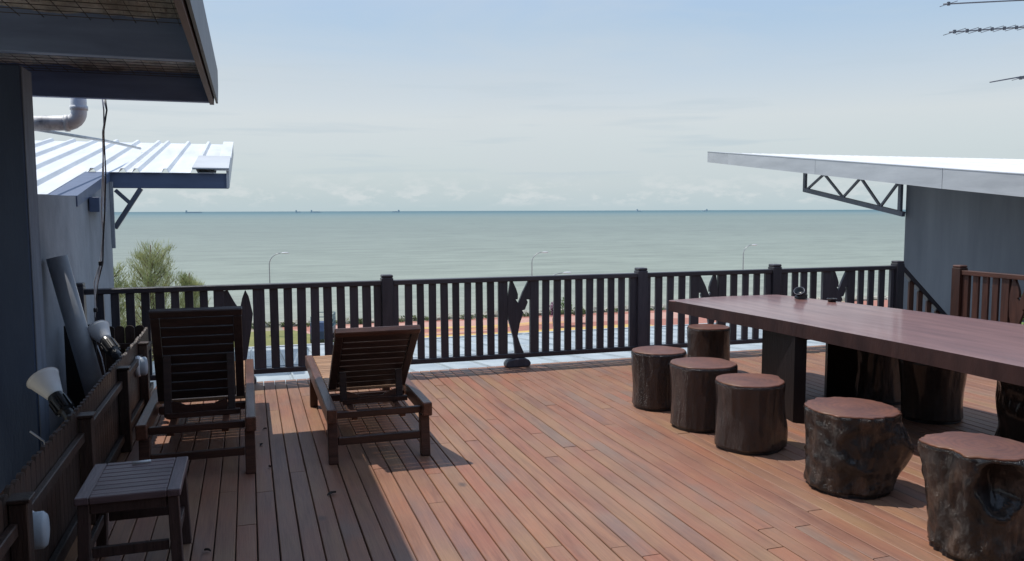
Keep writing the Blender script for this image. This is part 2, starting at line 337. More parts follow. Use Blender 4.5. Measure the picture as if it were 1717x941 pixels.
shrub('bright green bush beside the magenta flowering bush on the promenade', 33.1, 82, 0.9, 3.0, M_grn, 700, 2)
shrub('low dark green bush right of the bright green bush on the promenade', 34.9, 83.4, 0.9, 2.0, M_shrub, 500, 3)
shrub('small green bush among white stones below the fourth railing post', 37.6, 69.5, 1.1, 1.6, M_grn, 600, 4)
shrub('small yellowish bush among white stones, left of the log stool at the table end', 40.4, 69.2, 1.0, 1.3, M_shrub, 500, 5)
M_wst = mat('white_stone', (0.62, 0.60, 0.55), (0.34, 0.32, 0.29), 0.9, 2.5, bump=0.5)
tag(rocks('white_garden_stones', 41.5, 69.5, 300, 5.5, 2.6, 0.1, 0.42, -10.97, M_wst, 8), kind='stuff')
# casuarina
def casuarina(label, x, y, h, wid, seed):
    t = thing('casuarina_tree', label, 'tree', (x, y, -11)); rr = random.Random(seed)
    tubeo('trunk', [(0, 0, 0), (.1, .05, h*.35), (-.1, 0, h*.7), (0, 0, h*.93)], [.22, .17, .09, .03], M_trk, t, 8)
    lb = bmesh.new(); lv = bmesh.new()
    for i in range(150):
        f = rr.uniform(.1, .97)**.9; a = rr.uniform(0, 2*pi); L = wid*(1.0-0.78*f)*rr.uniform(.45, 1.08)
        z0 = h*f*0.88; p0 = Vector((0, 0, z0)); d = Vector((cos(a), sin(a), 0)); lift = rr.uniform(.7, 1.5)*L*0.9
        P = [p0+d*L*s+Vector((0, 0, lift*s**1.35)) for s in (0, .3, .6, .85, 1)]
        tube(lb, P, [.045, .035, .025, .015, .006], 4, False)
        for j in range(85):
            s = rr.uniform(.12, 1.03)**.8; k = min(int(s*4), 3); q = P[k].lerp(P[k+1], min(1, max(0, s*4-k))) if s < 1 else P[4]
            q = q+Vector((rr.gauss(0, .16), rr.gauss(0, .16), rr.gauss(0, .14)))
            up = (Vector((rr.gauss(0, .45), rr.gauss(0, .45), 1.0))+d*.35).normalized(); ln = rr.uniform(.18, .5); sd = up.orthogonal().normalized()
            sd = (Matrix.Rotation(rr.uniform(0, 6.3), 3, up) @ sd)*rr.uniform(.010, .022)
            lv.faces.new([lv.verts.new(q-sd), lv.verts.new(q+sd), lv.verts.new(q+up*ln)])
    bobj('limbs', lb, M_trk, t); bobj('crown', lv, M_cas, t); return t
M_cas = mat('casuarina_needles', (0.44, 0.46, 0.22), (0.26, 0.31, 0.13), 0.8, 0.8, contrast=(.4, .6))
casuarina('tall feathery olive green tree rising over the railing beside the left wall', -5.9, 56, 11.3, 3.8, 5)
casuarina('shorter feathery olive green tree right of the tall one, behind the left lounger', -3.7, 56.5, 9.3, 2.2, 9)
casuarina('feathery olive tree mostly behind the end of the left wall', -8.6, 57, 9.5, 3.2, 12)
# street lamps
def street_lamp(label, x, y, h, arm=1.2, grp='street lamps along the promenade'):
    t = thing('street_lamp', label, 'street lamp', (x, y, -11), grp)
    pts = [(0, 0, 0), (0, 0, h*.5), (0, 0, h*.86)]
    for k in range(1, 7): a = pi/2*k/6*0.95; pts.append((arm*(1-cos(a)), 0, h*.86+h*.135*sin(a)))
    tubeo('pole', pts, [.08, .065, .05]+[.04]*6, M_galv, t, 8)
    bm = bmesh.new(); lathe(bm, [(0, -.06), (.12, -.05), (.17, 0), (.1, .07), (0, .09)], 12, mat4=Matrix.Diagonal((2.6, 1, 1, 1)), center=(arm+.35, 0, h*.995))
    bobj('lamp_head', bm, M_whp, t, True); boxo('base_plate', (-.2, .2, -.2, .2, -.01, .04), M_galv, t)
    return t
street_lamp('slim curved street lamp against the sea above the left lounger side', 1.95, 85, 8.45)
street_lamp('slim curved street lamp against the sea above the carved leaf in the middle railing', 29.6, 84, 8.05)
street_lamp('slim curved street lamp against the sea left of the right hand roof', 57.2, 85, 8.4)
street_lamp('lower nearer street lamp whose white head just clears the middle railing', 24.6, 66, 7.2, 1.6)
# ships on the horizon
M_ship = mat('hazed_ship', (0.50, 0.60, 0.66), None, 0.8)  # pale sky tone put into the ship colour to imitate haze
def ship(label, x, y, L, flip=1):
    t = thing('cargo_ship', label, 'ship', (x, y, -11.6), 'cargo ships on the horizon')
    extro('hull', [(-L/2, 0), (L/2*.93, 0), (L/2, 9), (L/2*.9, 8), (-L/2, 8)], 'y', -10, 10, M_ship, t)
    boxo('superstructure', (flip*(-L/2+4) if flip > 0 else L/2-22, (-L/2+20) if flip > 0 else L/2-4, -9, 9, 8, 27), M_ship, t, 0.5)
    boxo('cargo', (-L/2+26, L/2-26, -8, 8, 8, 13), M_ship, t, 0.5)
    tubeo('mast', [(L/2*.7, 0, 8), (L/2*.7, 0, 22)], .9, M_ship, t, 6)
ship('largest cargo ship, leftmost on the horizon', -525, 9000, 165)
ship('mid sized cargo ship on the horizon, above the left railing bay', 700, 9000, 110)
ship('small faint ship on the horizon left of the mid sized one', 560, 9800, 60)
ship('faint ship on the horizon above the railing post behind the right lounger', 1640, 9400, 90, -1)
ship('faint ship on the horizon below the gap before the right roof', 4560, 9000, 70)
ship('rightmost faint ship on the horizon under the right roof tip', 5540, 9100, 80, -1)

# parked truck
M_tr1 = mat('teal_truck_paint', (0.10, 0.20, 0.24), (0.07, 0.15, 0.19), 0.5, 3)
M_tr2 = mat('navy_truck_paint', (0.04, 0.07, 0.16), None, 0.4, 3)
M_gls = mat('dark_window_glass', (0.02, 0.03, 0.035), None, 0.08)
M_tyre = mat('tyre_rubber', (0.02, 0.02, 0.02), None, 0.9)
t = thing('parked_truck', 'small blue lorry with a railed cargo bed parked on the promenade', 'truck', (6.7, 80.5, -10.96), rz=R(-12))
extro('cab', [(-1.6, .5), (-2.7, .5), (-2.75, 1.25), (-2.45, 2.05), (-1.6, 2.1)], 'x', -.85, .85, M_tr2, t)
boxo('windscreen', (-.72, .72, -2.70, -2.55, 1.3, 1.95), M_gls, t, .01, Matrix.Rotation(R(-20), 3, 'X'), (0, -2.62, 1.3))
boxo('bed', (-.95, .95, -1.5, 2.4, .62, .8), M_tr1, t, .02)
boxo('side_board', (-.97, -.91, -1.5, 2.4, .8, 1.3), M_tr1, t, .01); boxo('side_board', (.91, .97, -1.5, 2.4, .8, 1.3), M_tr1, t, .01)
boxo('tailboard', (-.9, .9, 2.34, 2.4, .8, 1.3), M_tr1, t, .01)
for sx_ in (-.94, .94):
    for yy in (-1.4, -.45, .5, 1.4, 2.3): boxo('rack_post', (sx_-.04, sx_+.04, yy-.04, yy+.04, 1.3, 2.5), M_tr1, t, .005)
    for zz in (1.7, 2.1, 2.46): boxo('rack_rail', (sx_-.02, sx_+.02, -1.4, 2.3, zz-.035, zz+.035), M_tr1, t, .005)
for yy in (-1.44, 2.34): boxo('rack_rail', (-.9, .9, yy-.02, yy+.02, 2.42, 2.5), M_tr1, t, .005)
for sx_ in (-.8, .8):
    for yy in (-2.1, 1.3):
        bm = bmesh.new(); lathe(bm, [(0, -.1), (.3, -.11), (.36, -.08), (.36, .08), (.3, .11), (0, .1)], 18, mat4=Matrix.Rotation(pi/2, 4, 'Y'), center=(sx_, yy, .36))
        w_ = bobj('wheel', bm, M_tyre, t, True)

# ------------------------------------------------------------------ buildings
# own house below the terrace
t = thing('terrace_house', 'pale house body carrying the wooden terrace and the lower metal roof', 'house')
boxo('wall', (-1.38, 7.5, -4, 13.2, -10.99, -0.75), M_wall2, t, 0)
# deck
def deck_mat():
    m = bpy.data.materials.new('red_brown_deck_boards'); m.use_nodes = True; t = m.node_tree; b = t.nodes['Principled BSDF']
    g = N(t, 'ShaderNodeNewGeometry'); oi = N(t, 'ShaderNodeObjectInfo'); cb = N(t, 'ShaderNodeCombineXYZ')
    for i in range(3): t.links.new(oi.outputs['Random'], cb.inputs[i])
    ad = N(t, 'ShaderNodeVectorMath', operation='MULTIPLY_ADD'); t.links.new(cb.outputs[0], ad.inputs[0]); ad.inputs[1].default_value = (37, 91, 53); t.links.new(g.outputs['Position'], ad.inputs[2])
    mp = N(t, 'ShaderNodeMapping'); mp.inputs[3].default_value = (7, 0.55, 1); t.links.new(ad.outputs[0], mp.inputs[0])
    n = N(t, 'ShaderNodeTexNoise', i_Scale=2.4, i_Detail=7.0, i_Roughness=0.62, i_Distortion=0.6); t.links.new(mp.outputs[0], n.inputs[0])
    base = ramp(t, oi.outputs['Random'], [(0.0, (0.230, 0.113, 0.072)), (0.2, (0.263, 0.126, 0.081)), (0.38, (0.221, 0.110, 0.081)), (0.5, (0.280, 0.152, 0.086)), (0.63, (0.271, 0.106, 0.067)), (0.78, (0.246, 0.126, 0.086)), (0.9, (0.200, 0.126, 0.093)), (1.0, (0.292, 0.138, 0.076))])
    base = mix(t, 0.45, base, (0.243, 0.119, 0.074))
    c = mix(t, 1.0, base, ramp(t, n.outputs[0], [(0.28, (0.66, 0.6, 0.62)), (0.5, (1, 1, 1)), (0.72, (1.22, 1.16, 1.05))]), 'MULTIPLY')
    # broad patches of red and purple dye along single boards
    mp2 = N(t, 'ShaderNodeMapping'); mp2.inputs[3].default_value = (1.2, 0.5, 1); t.links.new(ad.outputs[0], mp2.inputs[0])
    n2 = N(t, 'ShaderNodeTexNoise', i_Scale=1.6, i_Detail=3.0); t.links.new(mp2.outputs[0], n2.inputs[0])
    c = mix(t, ramp(t, n2.outputs[0], [(0.52, 0.0), (0.74, 0.6)]), c, (0.309, 0.104, 0.058))
    c = mix(t, ramp(t, n2.outputs[0], [(0.27, 0.6), (0.43, 0.0)]), c, (0.158, 0.096, 0.093))
    mq = N(t, 'ShaderNodeMapping'); mq.inputs[3].default_value = (1.6, 0.8, 1); mq.inputs[1].default_value = (13, 5, 2); t.links.new(ad.outputs[0], mq.inputs[0])
    nq = N(t, 'ShaderNodeTexNoise', i_Scale=1.3, i_Detail=4.0); t.links.new(mq.outputs[0], nq.inputs[0])
    c = mix(t, ramp(t, nq.outputs[0], [(0.5, 0.0), (0.7, 0.55)]), c, (0.288, 0.176, 0.090))
    c = mix(t, ramp(t, nq.outputs[0], [(0.30, 0.55), (0.42, 0.0)]), c, (0.185, 0.142, 0.116))
    # fine grain
    mp3 = N(t, 'ShaderNodeMapping'); mp3.inputs[3].default_value = (60, 2.0, 1); t.links.new(ad.outputs[0], mp3.inputs[0])
    n3 = N(t, 'ShaderNodeTexNoise', i_Scale=2.0, i_Detail=5.0, i_Roughness=0.7); t.links.new(mp3.outputs[0], n3.inputs[0])
    c = mix(t, 1.0, c, ramp(t, n3.outputs[0], [(0.3, 0.82), (0.65, 1.1)]), 'MULTIPLY')
    # small dark knots and stains
    mp4 = N(t, 'ShaderNodeMapping'); mp4.inputs[3].default_value = (1, 0.6, 1); t.links.new(g.outputs['Position'], mp4.inputs[0])
    vo = N(t, 'ShaderNodeTexVoronoi', i_Scale=2.3); t.links.new(mp4.outputs[0], vo.inputs[0])
    c = mix(t, ramp(t, vo.outputs[0], [(0.03, 0.75), (0.075, 0.0)]), c, (0.07, 0.045, 0.036))
    # dusty wear
    n5 = N(t, 'ShaderNodeTexNoise', i_Scale=0.8, i_Detail=8.0, i_Roughness=0.7); t.links.new(g.outputs['Position'], n5.inputs[0])
    c = mix(t, ramp(t, n5.outputs[0], [(0.45, 0.0), (0.8, 0.45)]), c, (0.300, 0.197, 0.141))
    t.links.new(c, b.inputs['Base Color'])
    t.links.new(ramp(t, n5.outputs[0], [(0.3, 0.42), (0.7, 0.62)]), b.inputs['Roughness'])
    b.inputs['Specular IOR Level'].default_value = 0.45
    bp = N(t, 'ShaderNodeBump', i_Strength=0.35, i_Distance=0.004); t.links.new(n3.outputs[0], bp.inputs['Height']); t.links.new(bp.outputs[0], b.inputs['Normal'])
    return m
M_deck = deck_mat()
deck = boxo('deck_substructure', (-1.40, 7.52, -2.6, 7.93, -0.70, -0.045), M_dark, None, 0); deck['kind'] = 'structure'
bm = bmesh.new(); box(bm, -.0470, .0470, -.5, .5, -.028, 0, 0)
bmesh.ops.bevel(bm, geom=[e for e in bm.edges if all(v.co.z > -.001 for v in e.verts) and abs(e.verts[0].co.x-e.verts[1].co.x) < .001], offset=.0035, segments=1, affect='EDGES')
dm = mesh_from(bm, 'deck_board'); dm.materials.append(M_deck)
rr = random.Random(21); x = -1.346; i = 0
while x < 7.5:
    y = 7.925
    first = rr.choice((1.1, 1.9, 2.5, 3.0, 0.7)) + rr.uniform(-.15, .15)
    while y > 0.0:
        L = first if first else rr.choice((3.0, 3.8, 2.6)); first = None
        y0 = max(y-L, -0.4); 
        if y0 < 0.6: y0 = -0.4
        o = bpy.data.objects.new('deck_board', dm); S.collection.objects.link(o); o.parent = deck
        o.location = (x+rr.uniform(-.0008, .0008), (y+y0)/2, rr.uniform(-.0018, .0)); o.scale = (1, (y-y0)-.006, 1); o.rotation_euler = (0, rr.uniform(-.004, .004), 0)
        y = y0
    x += 0.0997; i += 1

# lower metal roof in front of the terrace
t = thing('lower_metal_roof', 'glossy pale blue ribbed metal roof just below the railing', 'roof')
def ribsheet(bm, x0, x1, ya, za, yb, zb, pitch, h, thick=0.004, wr=0.03, off=0.0):
    """ribbed sheet: ribs run along Y from (ya,za) to (yb,zb)"""
    prof = [(x0, 0)]; x = x0+off
    while x+wr*2.4 <= x1:
        prof += [(x, 0), (x+wr*.6, h), (x+wr*1.6, h), (x+wr*2.2, 0)]; x += pitch
    prof.append((x1, 0)); n = len(prof)
    V = [[bm.verts.new((px, y, z+pz+dz)) for px, pz in prof] for (y, z) in ((ya, za), (yb, zb)) for dz in (0, -thick)]
    for k in range(n-1):
        if abs(prof[k][0]-prof[k+1][0]) < 1e-6 and abs(prof[k][1]-prof[k+1][1]) < 1e-6: continue
        bm.faces.new((V[0][k], V[0][k+1], V[2][k+1], V[2][k])); bm.faces.new((V[1][k], V[3][k], V[3][k+1], V[1][k+1]))
        bm.faces.new((V[0][k], V[1][k], V[1][k+1], V[0][k+1])); bm.faces.new((V[2][k], V[2][k+1], V[3][k+1], V[3][k]))
xx = -1.3
while xx < 9.2:
    bm = bmesh.new(); ribsheet(bm, xx, xx+.838, 7.98, -.085, 13.6, -.60, .42, .022, wr=.014, off=.02); bobj('roof_panel', bm, M_low, t); xx += .84
for yy in (10.3,):
    z_ = -.085-(yy-7.98)*.0916
    boxo('overlap_strip', (-1.3, 9.2, yy-.05, yy+.05, z_+.001, z_+.008), M_low, t, 0, Matrix.Rotation(R(-5.2), 3, 'X'), (0, yy, z_))
boxo('eave_trim', (-1.3, 9.22, 13.6, 13.66, -.70, -.58), M_fas, t)
boxo('edge_flashing', (-1.38, 7.52, 7.933, 7.99, -.30, -.050), M_lowf, t)

# unseen upper storey of the own house, added behind to cut sky fill
M_hw = mat('dark_stained_wall_boards', (0.050, 0.034, 0.028), (0.030, 0.021, 0.018), 0.6, 3, (1, 4, .5), bump=0.3, rnd=.2)
t = thing('added_upper_storey', 'unseen dark boarded upper storey added to cut sky light, closing the landward end of the terrace', 'house')
boxo('wall', (-6.0, 8.2, -3.2, -2.62, -.02, 3.55), M_hw, t, 0)
x = -5.9
while x < 8.1:
    if not (1.3 < x+.1 < 3.5): boxo('board', (x, x+.195, -2.62, -2.60, .01, 3.5), M_hw, t, .002)
    x += .2
boxo('door_frame', (1.42, 1.50, -2.62, -2.55, 0, 2.2), M_rail, t); boxo('door_frame', (3.40, 3.48, -2.62, -2.55, 0, 2.2), M_rail, t); boxo('door_frame', (1.50, 3.40, -2.62, -2.55, 2.12, 2.2), M_rail, t)
for a in (1.5, 2.45):
    d_ = boxo('door', (a, a+.95, -2.615, -2.585, .02, 2.118), M_gls, t); boxo('handle', (a+.84 if a < 2 else a+.08, a+.87 if a < 2 else a+.11, -2.584, -2.55, .95, 1.15), M_galv, d_)
boxo('eave_board', (-6.0, 8.2, -2.6, -2.05, 3.5, 3.56), M_hw, t)

# near pier of the own house (left edge of the picture)
t = thing('corner_pier', 'dark blue grey plastered pier at the left edge holding the terrace roof', 'wall')
boxo('pier', (-6.0, -1.2, 5.30, 5.52, -.7, 2.43), M_wall, t, .006)
boxo('corner_face', (-1.199, -1.192, 5.31, 5.53, -.7, 2.425), M_wall2b, t, .002)
# own roof
t = thing('terrace_roof', 'dark overhanging roof at the upper left with steel purlins and crinkled silver lining', 'roof')
RX = -0.215
yb = 6.74
for k in range(6):
    y = yb-k*1.80
    boxo('purlin', (-6.0, RX-.03, y-.07, y, 2.43, 2.662), M_beam, t, .004)
# crinkled foil
bm = bmesh.new(); nx, ny = 150, 260; x0, x1, y0, y1 = -6.0, RX-.03, -2.58, yb-.0
G = [[bm.verts.new((x0+(x1-x0)*i/nx, y0+(y1-y0)*j/ny, 2.648+0.030*noise.noise(Vector((i*.10, j*.30, 1)))+0.012*noise.noise(Vector((i*.45, j*.8, 5))))) for j in range(ny+1)] for i in range(nx+1)]
for i in range(nx):
    for j in range(ny): bm.faces.new((G[i][j], G[i+1][j], G[i+1][j+1], G[i][j+1]))
bobj('foil_lining', bm, M_foil, t, True)
bm = bmesh.new(); x = -3.4
while x < RX-.04: box(bm, x-.0012, x+.0012, 1.5, yb, 2.6105, 2.6145); x += .11
y = 1.6
while y < yb: box(bm, -3.4, RX-.04, y-.0012, y+.0012, 2.6060, 2.6100); y += .11
tag(bobj('wire_mesh', bm, M_wire, t), kind='stuff')
boxo('roof_sheet', (-6.0, RX+.01, -2.595, 6.80, 2.665, 2.69), M_sheet, t, 0)
extro('side_fascia', [(-2.595, 2.405), (6.63, 2.405), (6.83, 2.56), (6.83, 2.63), (6.80, 2.66), (-2.595, 2.66)], 'x', RX-.03, RX+.0, M_fas2, t)
extro('side_flashing', [(-2.595, 2.42), (6.66, 2.42), (6.85, 2.57), (6.85, 2.70), (-2.595, 2.70)], 'x', RX+.012, RX+.027, M_beam2, t)
# front gutter elbow and things hanging at the eave
t2 = thing('gutter_downpipe', 'stained white gutter elbow under the terrace roof beside the pier', 'pipe')
P = [(-1.192, 6.95, 2.66), (-1.192, 6.95, 2.36)]
for k in range(1, 7): a = pi/2*k/6; P.append((-1.192-.09*(1-cos(a)), 6.95, 2.36-.09*sin(a)))
P += [(-1.40, 6.95, 2.265), (-1.62, 6.95, 2.255)]
tubeo('pipe', P, .056, M_pvcw, t2, 18)
tubeo('collar', [(-1.262, 6.95, 2.27), (-1.292, 6.95, 2.268)], .063, M_pvcw, t2, 18); tubeo('collar', [(-1.192, 6.95, 2.37), (-1.192, 6.95, 2.40)], .063, M_pvcw, t2, 18)

# left neighbour
t = thing('neighbour_house', 'left neighbour house with pale plaster side wall and white ribbed metal roof', 'house')
k = .155
def zl(y): return 2.042+k*(y-9.9)
extro('wall', [(5.53, -10.99), (9.9, -10.99), (9.9, zl(9.9)-.05), (8.6, zl(8.6)-.05), (8.05, 1.74), (5.53, 1.72)], 'x', -9.0, -1.43, M_wall2, t)
xx = RX-.11; first = True
while xx > -8.5:
    ya = 9.86 if xx > -1.55 else 8.06
    w_ = .30*3
    if xx > -1.55 and xx-w_ < -1.6: w_ = xx+1.66
    bm = bmesh.new(); ribsheet(bm, xx-w_, xx-.002, ya, zl(ya), 14.0, zl(14.0), .30, .042, wr=.035, off=.03); bobj('roof_panel', bm, M_sheet, t); xx -= w_
bm = bmesh.new()
vs = box(bm, RX-.115, RX+.035, 9.84, 14.05, .0, .012, 0)
for v in vs: v.co.z += zl(v.co.y)+.03
bobj('ridge_flashing', bm, M_sheet, t)
bm = bmesh.new()
vs = box(bm, RX-.36, RX+.030, 9.82, 11.3, .0, .015, 0)
for v in vs: v.co.z += zl(v.co.y)+.048
bobj('patch_sheet', bm, M_fas, t)
boxo('front_beam', (-1.60, RX+.02, 9.905, 9.96, 1.862, 2.035), M_beam3, t)
bm = bmesh.new(); vs = box(bm, -1.66, -1.418, 8.0, 9.90, -.10, -.004, 0)
for v in vs: v.co.z += zl(v.co.y)
bobj('eave_board', bm, M_beam3, t)
bm = bmesh.new(); vs = box(bm, RX-.0, RX+.03, 9.88, 14.04, -.17, .03, 0)
for v in vs: v.co.z += zl(v.co.y)
bobj('side_fascia', bm, M_fas, t)
boxo('beam_end', (-1.42, -1.33, 8.55, 9.0, 1.60, 1.74), M_beam3, t)
baro('bracket', (-1.40, 9.93, 1.42), (-1.12, 9.93, 1.86), .05, .06, M_beam2, t, (0, 1, 0)); baro('bracket', (-1.38, 9.93, 1.84), (-1.22, 9.93, 1.68), .04, .05, M_beam2, t, (0, 1, 0))
boxo('downstand', (-1.43, -1.395, 9.86, 9.90, 1.2, 1.93), M_wall2, t, .003)
tag(tubeo('loose_conduit', [(-1.76, 8.2, 2.33), (-1.50, 10.2, 2.40), (-1.33, 11.9, 2.44)], .016, M_galv, None, 8), 'thin grey conduit lying slanted above the left white roof', 'pipe')

# right neighbour
t = thing('neighbour_house', 'right neighbour house with slate grey wall and bright white sloping roof', 'house')
kr = .107
def zr(y): return 2.706+kr*(y-14.0)
extro('wall', [(1.0, -10.99), (9.9, -10.99), (9.9, zr(9.9)-.03), (1.0, zr(1.0)-.03)], 'x', 9.5, 17.0, M_wall3, t)
xx = 8.62
while xx < 19:
    bm = bmesh.new(); ribsheet(bm, xx, xx+.898, 1.0, zr(1.0)-.012, 14.0, zr(14)-.012, .225, .032, wr=.03, off=.03); bobj('roof_panel', bm, M_sheetR, t); xx += .90
for a, b in ((14.0, 13.28), (13.276, 10.82), (10.815, 8.33), (8.325, 5.8), (5.79, 3.2), (3.19, 1.0)):
    def hb(y): return zr(y)-.175-.012*max(0, min(1, (14-y)/6.0))*5
    e = .006*((a*7) % 1)
    extro('fascia_panel', [(b, zr(b)+.024), (a, zr(a)+.024), (a, hb(a)), (b, hb(b))], 'x', 8.565-e, 8.60, M_fas, t)
    extro('top_flashing', [(b, zr(b)+.026), (a, zr(a)+.026), (a, zr(a)+.034), (b, zr(b)+.034)], 'x', 8.56-e, 8.74, M_fas, t)
tx = 9.42
def ch(y, top): return (2.234+(y-12.17)*.148) if top else (1.940+(y-12.17)*.184)
baro('truss_chord', (tx, 12.17, 1.955), (tx, 9.85, 1.53), .06, .075, M_beam2, t); baro('truss_chord', (tx, 12.17, 2.29), (tx, 9.88, 2.03), .05, .05, M_beam2, t)
baro('truss_post', (tx, 12.16, 1.92), (tx, 12.16, 2.29), .05, .06, M_beam2, t, (0, 1, 0)); baro('truss_post', (tx, 9.93, 1.54), (tx, 9.93, 2.05), .05, .06, M_beam2, t, (0, 1, 0))
zig = [(12.10, 0), (11.72, 1), (11.12, 0), (10.74, 1), (10.36, 0), (9.97, 1)]
zig = [(12.08, 0), (11.66, 1), (11.18, 0), (10.78, 1), (10.33, 0), (9.97, 1)]
def zz(y, top): return (1.955+(y-12.17)*.183+.03) if not top else (2.29+(y-12.17)*.1135-.02)
for (a, ta), (b, tb) in zip(zig, zig[1:]): baro('truss_strut', (tx, a, zz(a, ta)), (tx, b, zz(b, tb)), .035, .04, M_beam2, t, (1, 0, 0))

# antennas
def yagi(label, p0, p1, n, el_len, sl=0.25):
    t = thing('tv_antenna', label, 'antenna', p0, 'rooftop television antennas'); d = Vector(p1)-Vector(p0); L = d.length; u = d.normalized()
    tubeo('boom', [(0, 0, 0), d], .013, M_alu, t, 6)
    if n:
        e = Vector((.62, -.75, .22)).normalized()
        for i in range(n):
            c = u*(.12+(L-.3)*i/max(1, n-1)); tubeo('element', [c-e*el_len/2, c+e*el_len/2], .006, M_alu, t, 5)
            bm = bmesh.new(); box(bm, c.x-.025, c.x+.025, c.y-.02, c.y+.02, c.z-.03, c.z+.035, .004); bobj('clamp', bm, M_alu, t)
    return t
mx = 14.75
yagi('short antenna boom at the very top right corner above the long one', (12.196, 12, 5.335), (mx, 12, 5.62), 2, .3)
yagi('long six element antenna at the top right over the right roof', (12.36, 12, 4.845), (mx, 12, 5.12), 8, .38)
yagi('lowest antenna at the right edge with a single long boom', (13.383, 12, 3.987), (mx, 12, 4.23), 0, .3)
o = S.collection.objects[-2]
t = thing('antenna_mast', 'thin steel mast on the right roof carrying the three antennas', 'mast', (mx, 12, 2.4))
tubeo('mast', [(0, 0, 0), (0, 0, 3.6)], .02, M_alu, t, 8); boxo('foot_plate', (-.1, .1, -.1, .1, .05, .12), M_alu, t)
yagi('small cluster antenna at the right picture edge crossing the lowest boom', (14.02, 12.0, 4.10), (mx, 12.0, 4.10), 2, .3)

# ------------------------------------------------------------------ seaward railing
FY = 7.85
LEAF_A = [(-2.62+a, b) for a, b in [(2.529, 0.880), (2.556, 0.880), (2.592, 0.802), (2.609, 0.749), (2.608, 0.697), (2.585, 0.695), (2.614, 0.655), (2.661, 0.767), (2.722, 0.880), (2.742, 0.880), (2.742, 0.758), (2.738, 0.69), (2.702, 0.691), (2.716, 0.664), (2.685, 0.587), (2.655, 0.58), (2.669, 0.557), (2.63, 0.447), (2.605, 0.317), (2.636, 0.223), (2.673, 0.140), (2.577, 0.140), (2.561, 0.293), (2.507, 0.492), (2.499, 0.584), (2.501, 0.714)]]
LEAF_B = [(.102+a, b) for a, b in [(-0.227, 0.875), (-0.191, 0.88), (-0.142, 0.779), (-0.093, 0.694), (-0.069, 0.804), (-0.04, 0.880), (-0.011, 0.819), (0.022, 0.656), (0.001, 0.495), (-0.043, 0.24), (-0.070, 0.140), (-0.121, 0.140), (-0.127, 0.25), (-0.162, 0.475), (-0.2265, 0.68)]]
def leafpanel(parent, cx, poly, flip, m, along='x', base=0.0):
    P = [((-a if flip else a)+cx, b) for a, b in poly]
    o = extro('leaf_panel', P, 'y', FY-.016, FY+.016, m, parent)
    return o
t = thing('terrace_railing', 'long dark wooden balustrade with carved leaf panels facing the sea', 'railing')
rb = random.Random(77)
def bal(parent, x0, x1, m=M_rail, z0=.135, z1=.882, th=.015):
    x0 += rb.uniform(-.0025, .0025); x1 += rb.uniform(-.003, .003); xm = (x0+x1)/2
    boxo('baluster', (x0, x1, FY-th, FY+th, z0, z1), m, parent, .003, Matrix.Rotation(rb.uniform(-.006, .006), 3, 'Y'), (xm, FY, .5))
for x0 in [-1.290+.1222*k for k in range(8)]: bal(t, x0, x0+.071)
for x0 in [.176+.1225*k for k in range(8)]: bal(t, x0, x0+.078)
for x0 in [1.442+.1205*k for k in range(8)]: bal(t, x0, x0+.072)
for x0 in [2.880+.1235*k for k in range(8)]: bal(t, x0, x0+.077)
for x0 in (4.186, 4.327, 4.470, 5.128, 5.280, 5.427, 5.945, 6.062, 6.195, 6.870, 7.016, 7.173): bal(t, x0, x0+.078)
for x0, x1 in ((-.316, -.227), (.024, .13), (1.142, 1.212), (1.328, 1.380), (2.402, 2.498), (2.742, 2.836), (3.873, 3.958), (4.062, 4.12), (4.612, 4.715), (4.96, 5.063), (5.572, 5.648), (5.762, 5.87), (6.355, 6.474), (6.704, 6.812), (7.335, 7.383)):
    boxo('stile', (x0, x1, FY-.022, FY+.022, .132, .885), M_rail, t, .004)
for x0, x1 in ((-1.37, 1.214), (1.327, 3.957), (4.063, 5.647), (5.763, 7.385)):
    boxo('top_rail', (x0, x1, FY-.04, FY+.04, .882, .930), M_railx, t, .006)
    boxo('bottom_rail', (x0, x1, FY-.03, FY+.03, .090, .138), M_railx, t, .005)
for px in (-1.425, 1.27, 4.01, 5.705, 7.445):
    w_ = .056
    p_ = boxo('post', (px-w_, px+w_, FY-w_, FY+w_, -.02, .955), M_rail, t, .005)
    boxo('cap', (px-w_+.002, px+w_-.002, FY-w_+.002, FY+w_-.002, .956, .985), M_railx, p_, .008)
leafpanel(t, -.102, LEAF_B, False, M_rail); leafpanel(t, 2.62, LEAF_A, False, M_rail)
leafpanel(t, 4.838, LEAF_A, True, M_rail); leafpanel(t, 6.589, LEAF_A, False, M_rail)
for cx in (2.605, -.095):
    bm = bmesh.new(); extr(bm, [(cx-.035, .089), (cx+.07, .089), (cx+.112, .070), (cx+.135, .035), (cx+.12, .001), (cx-.13, .001), (cx-.135, .035), (cx-.11, .072)], 'y', FY-.055, FY+.055)
    bmesh.ops.bevel(bm, geom=bm.edges[:], offset=.008, segments=1, affect='EDGES'); bobj('carved_foot', bm, M_rail, t)
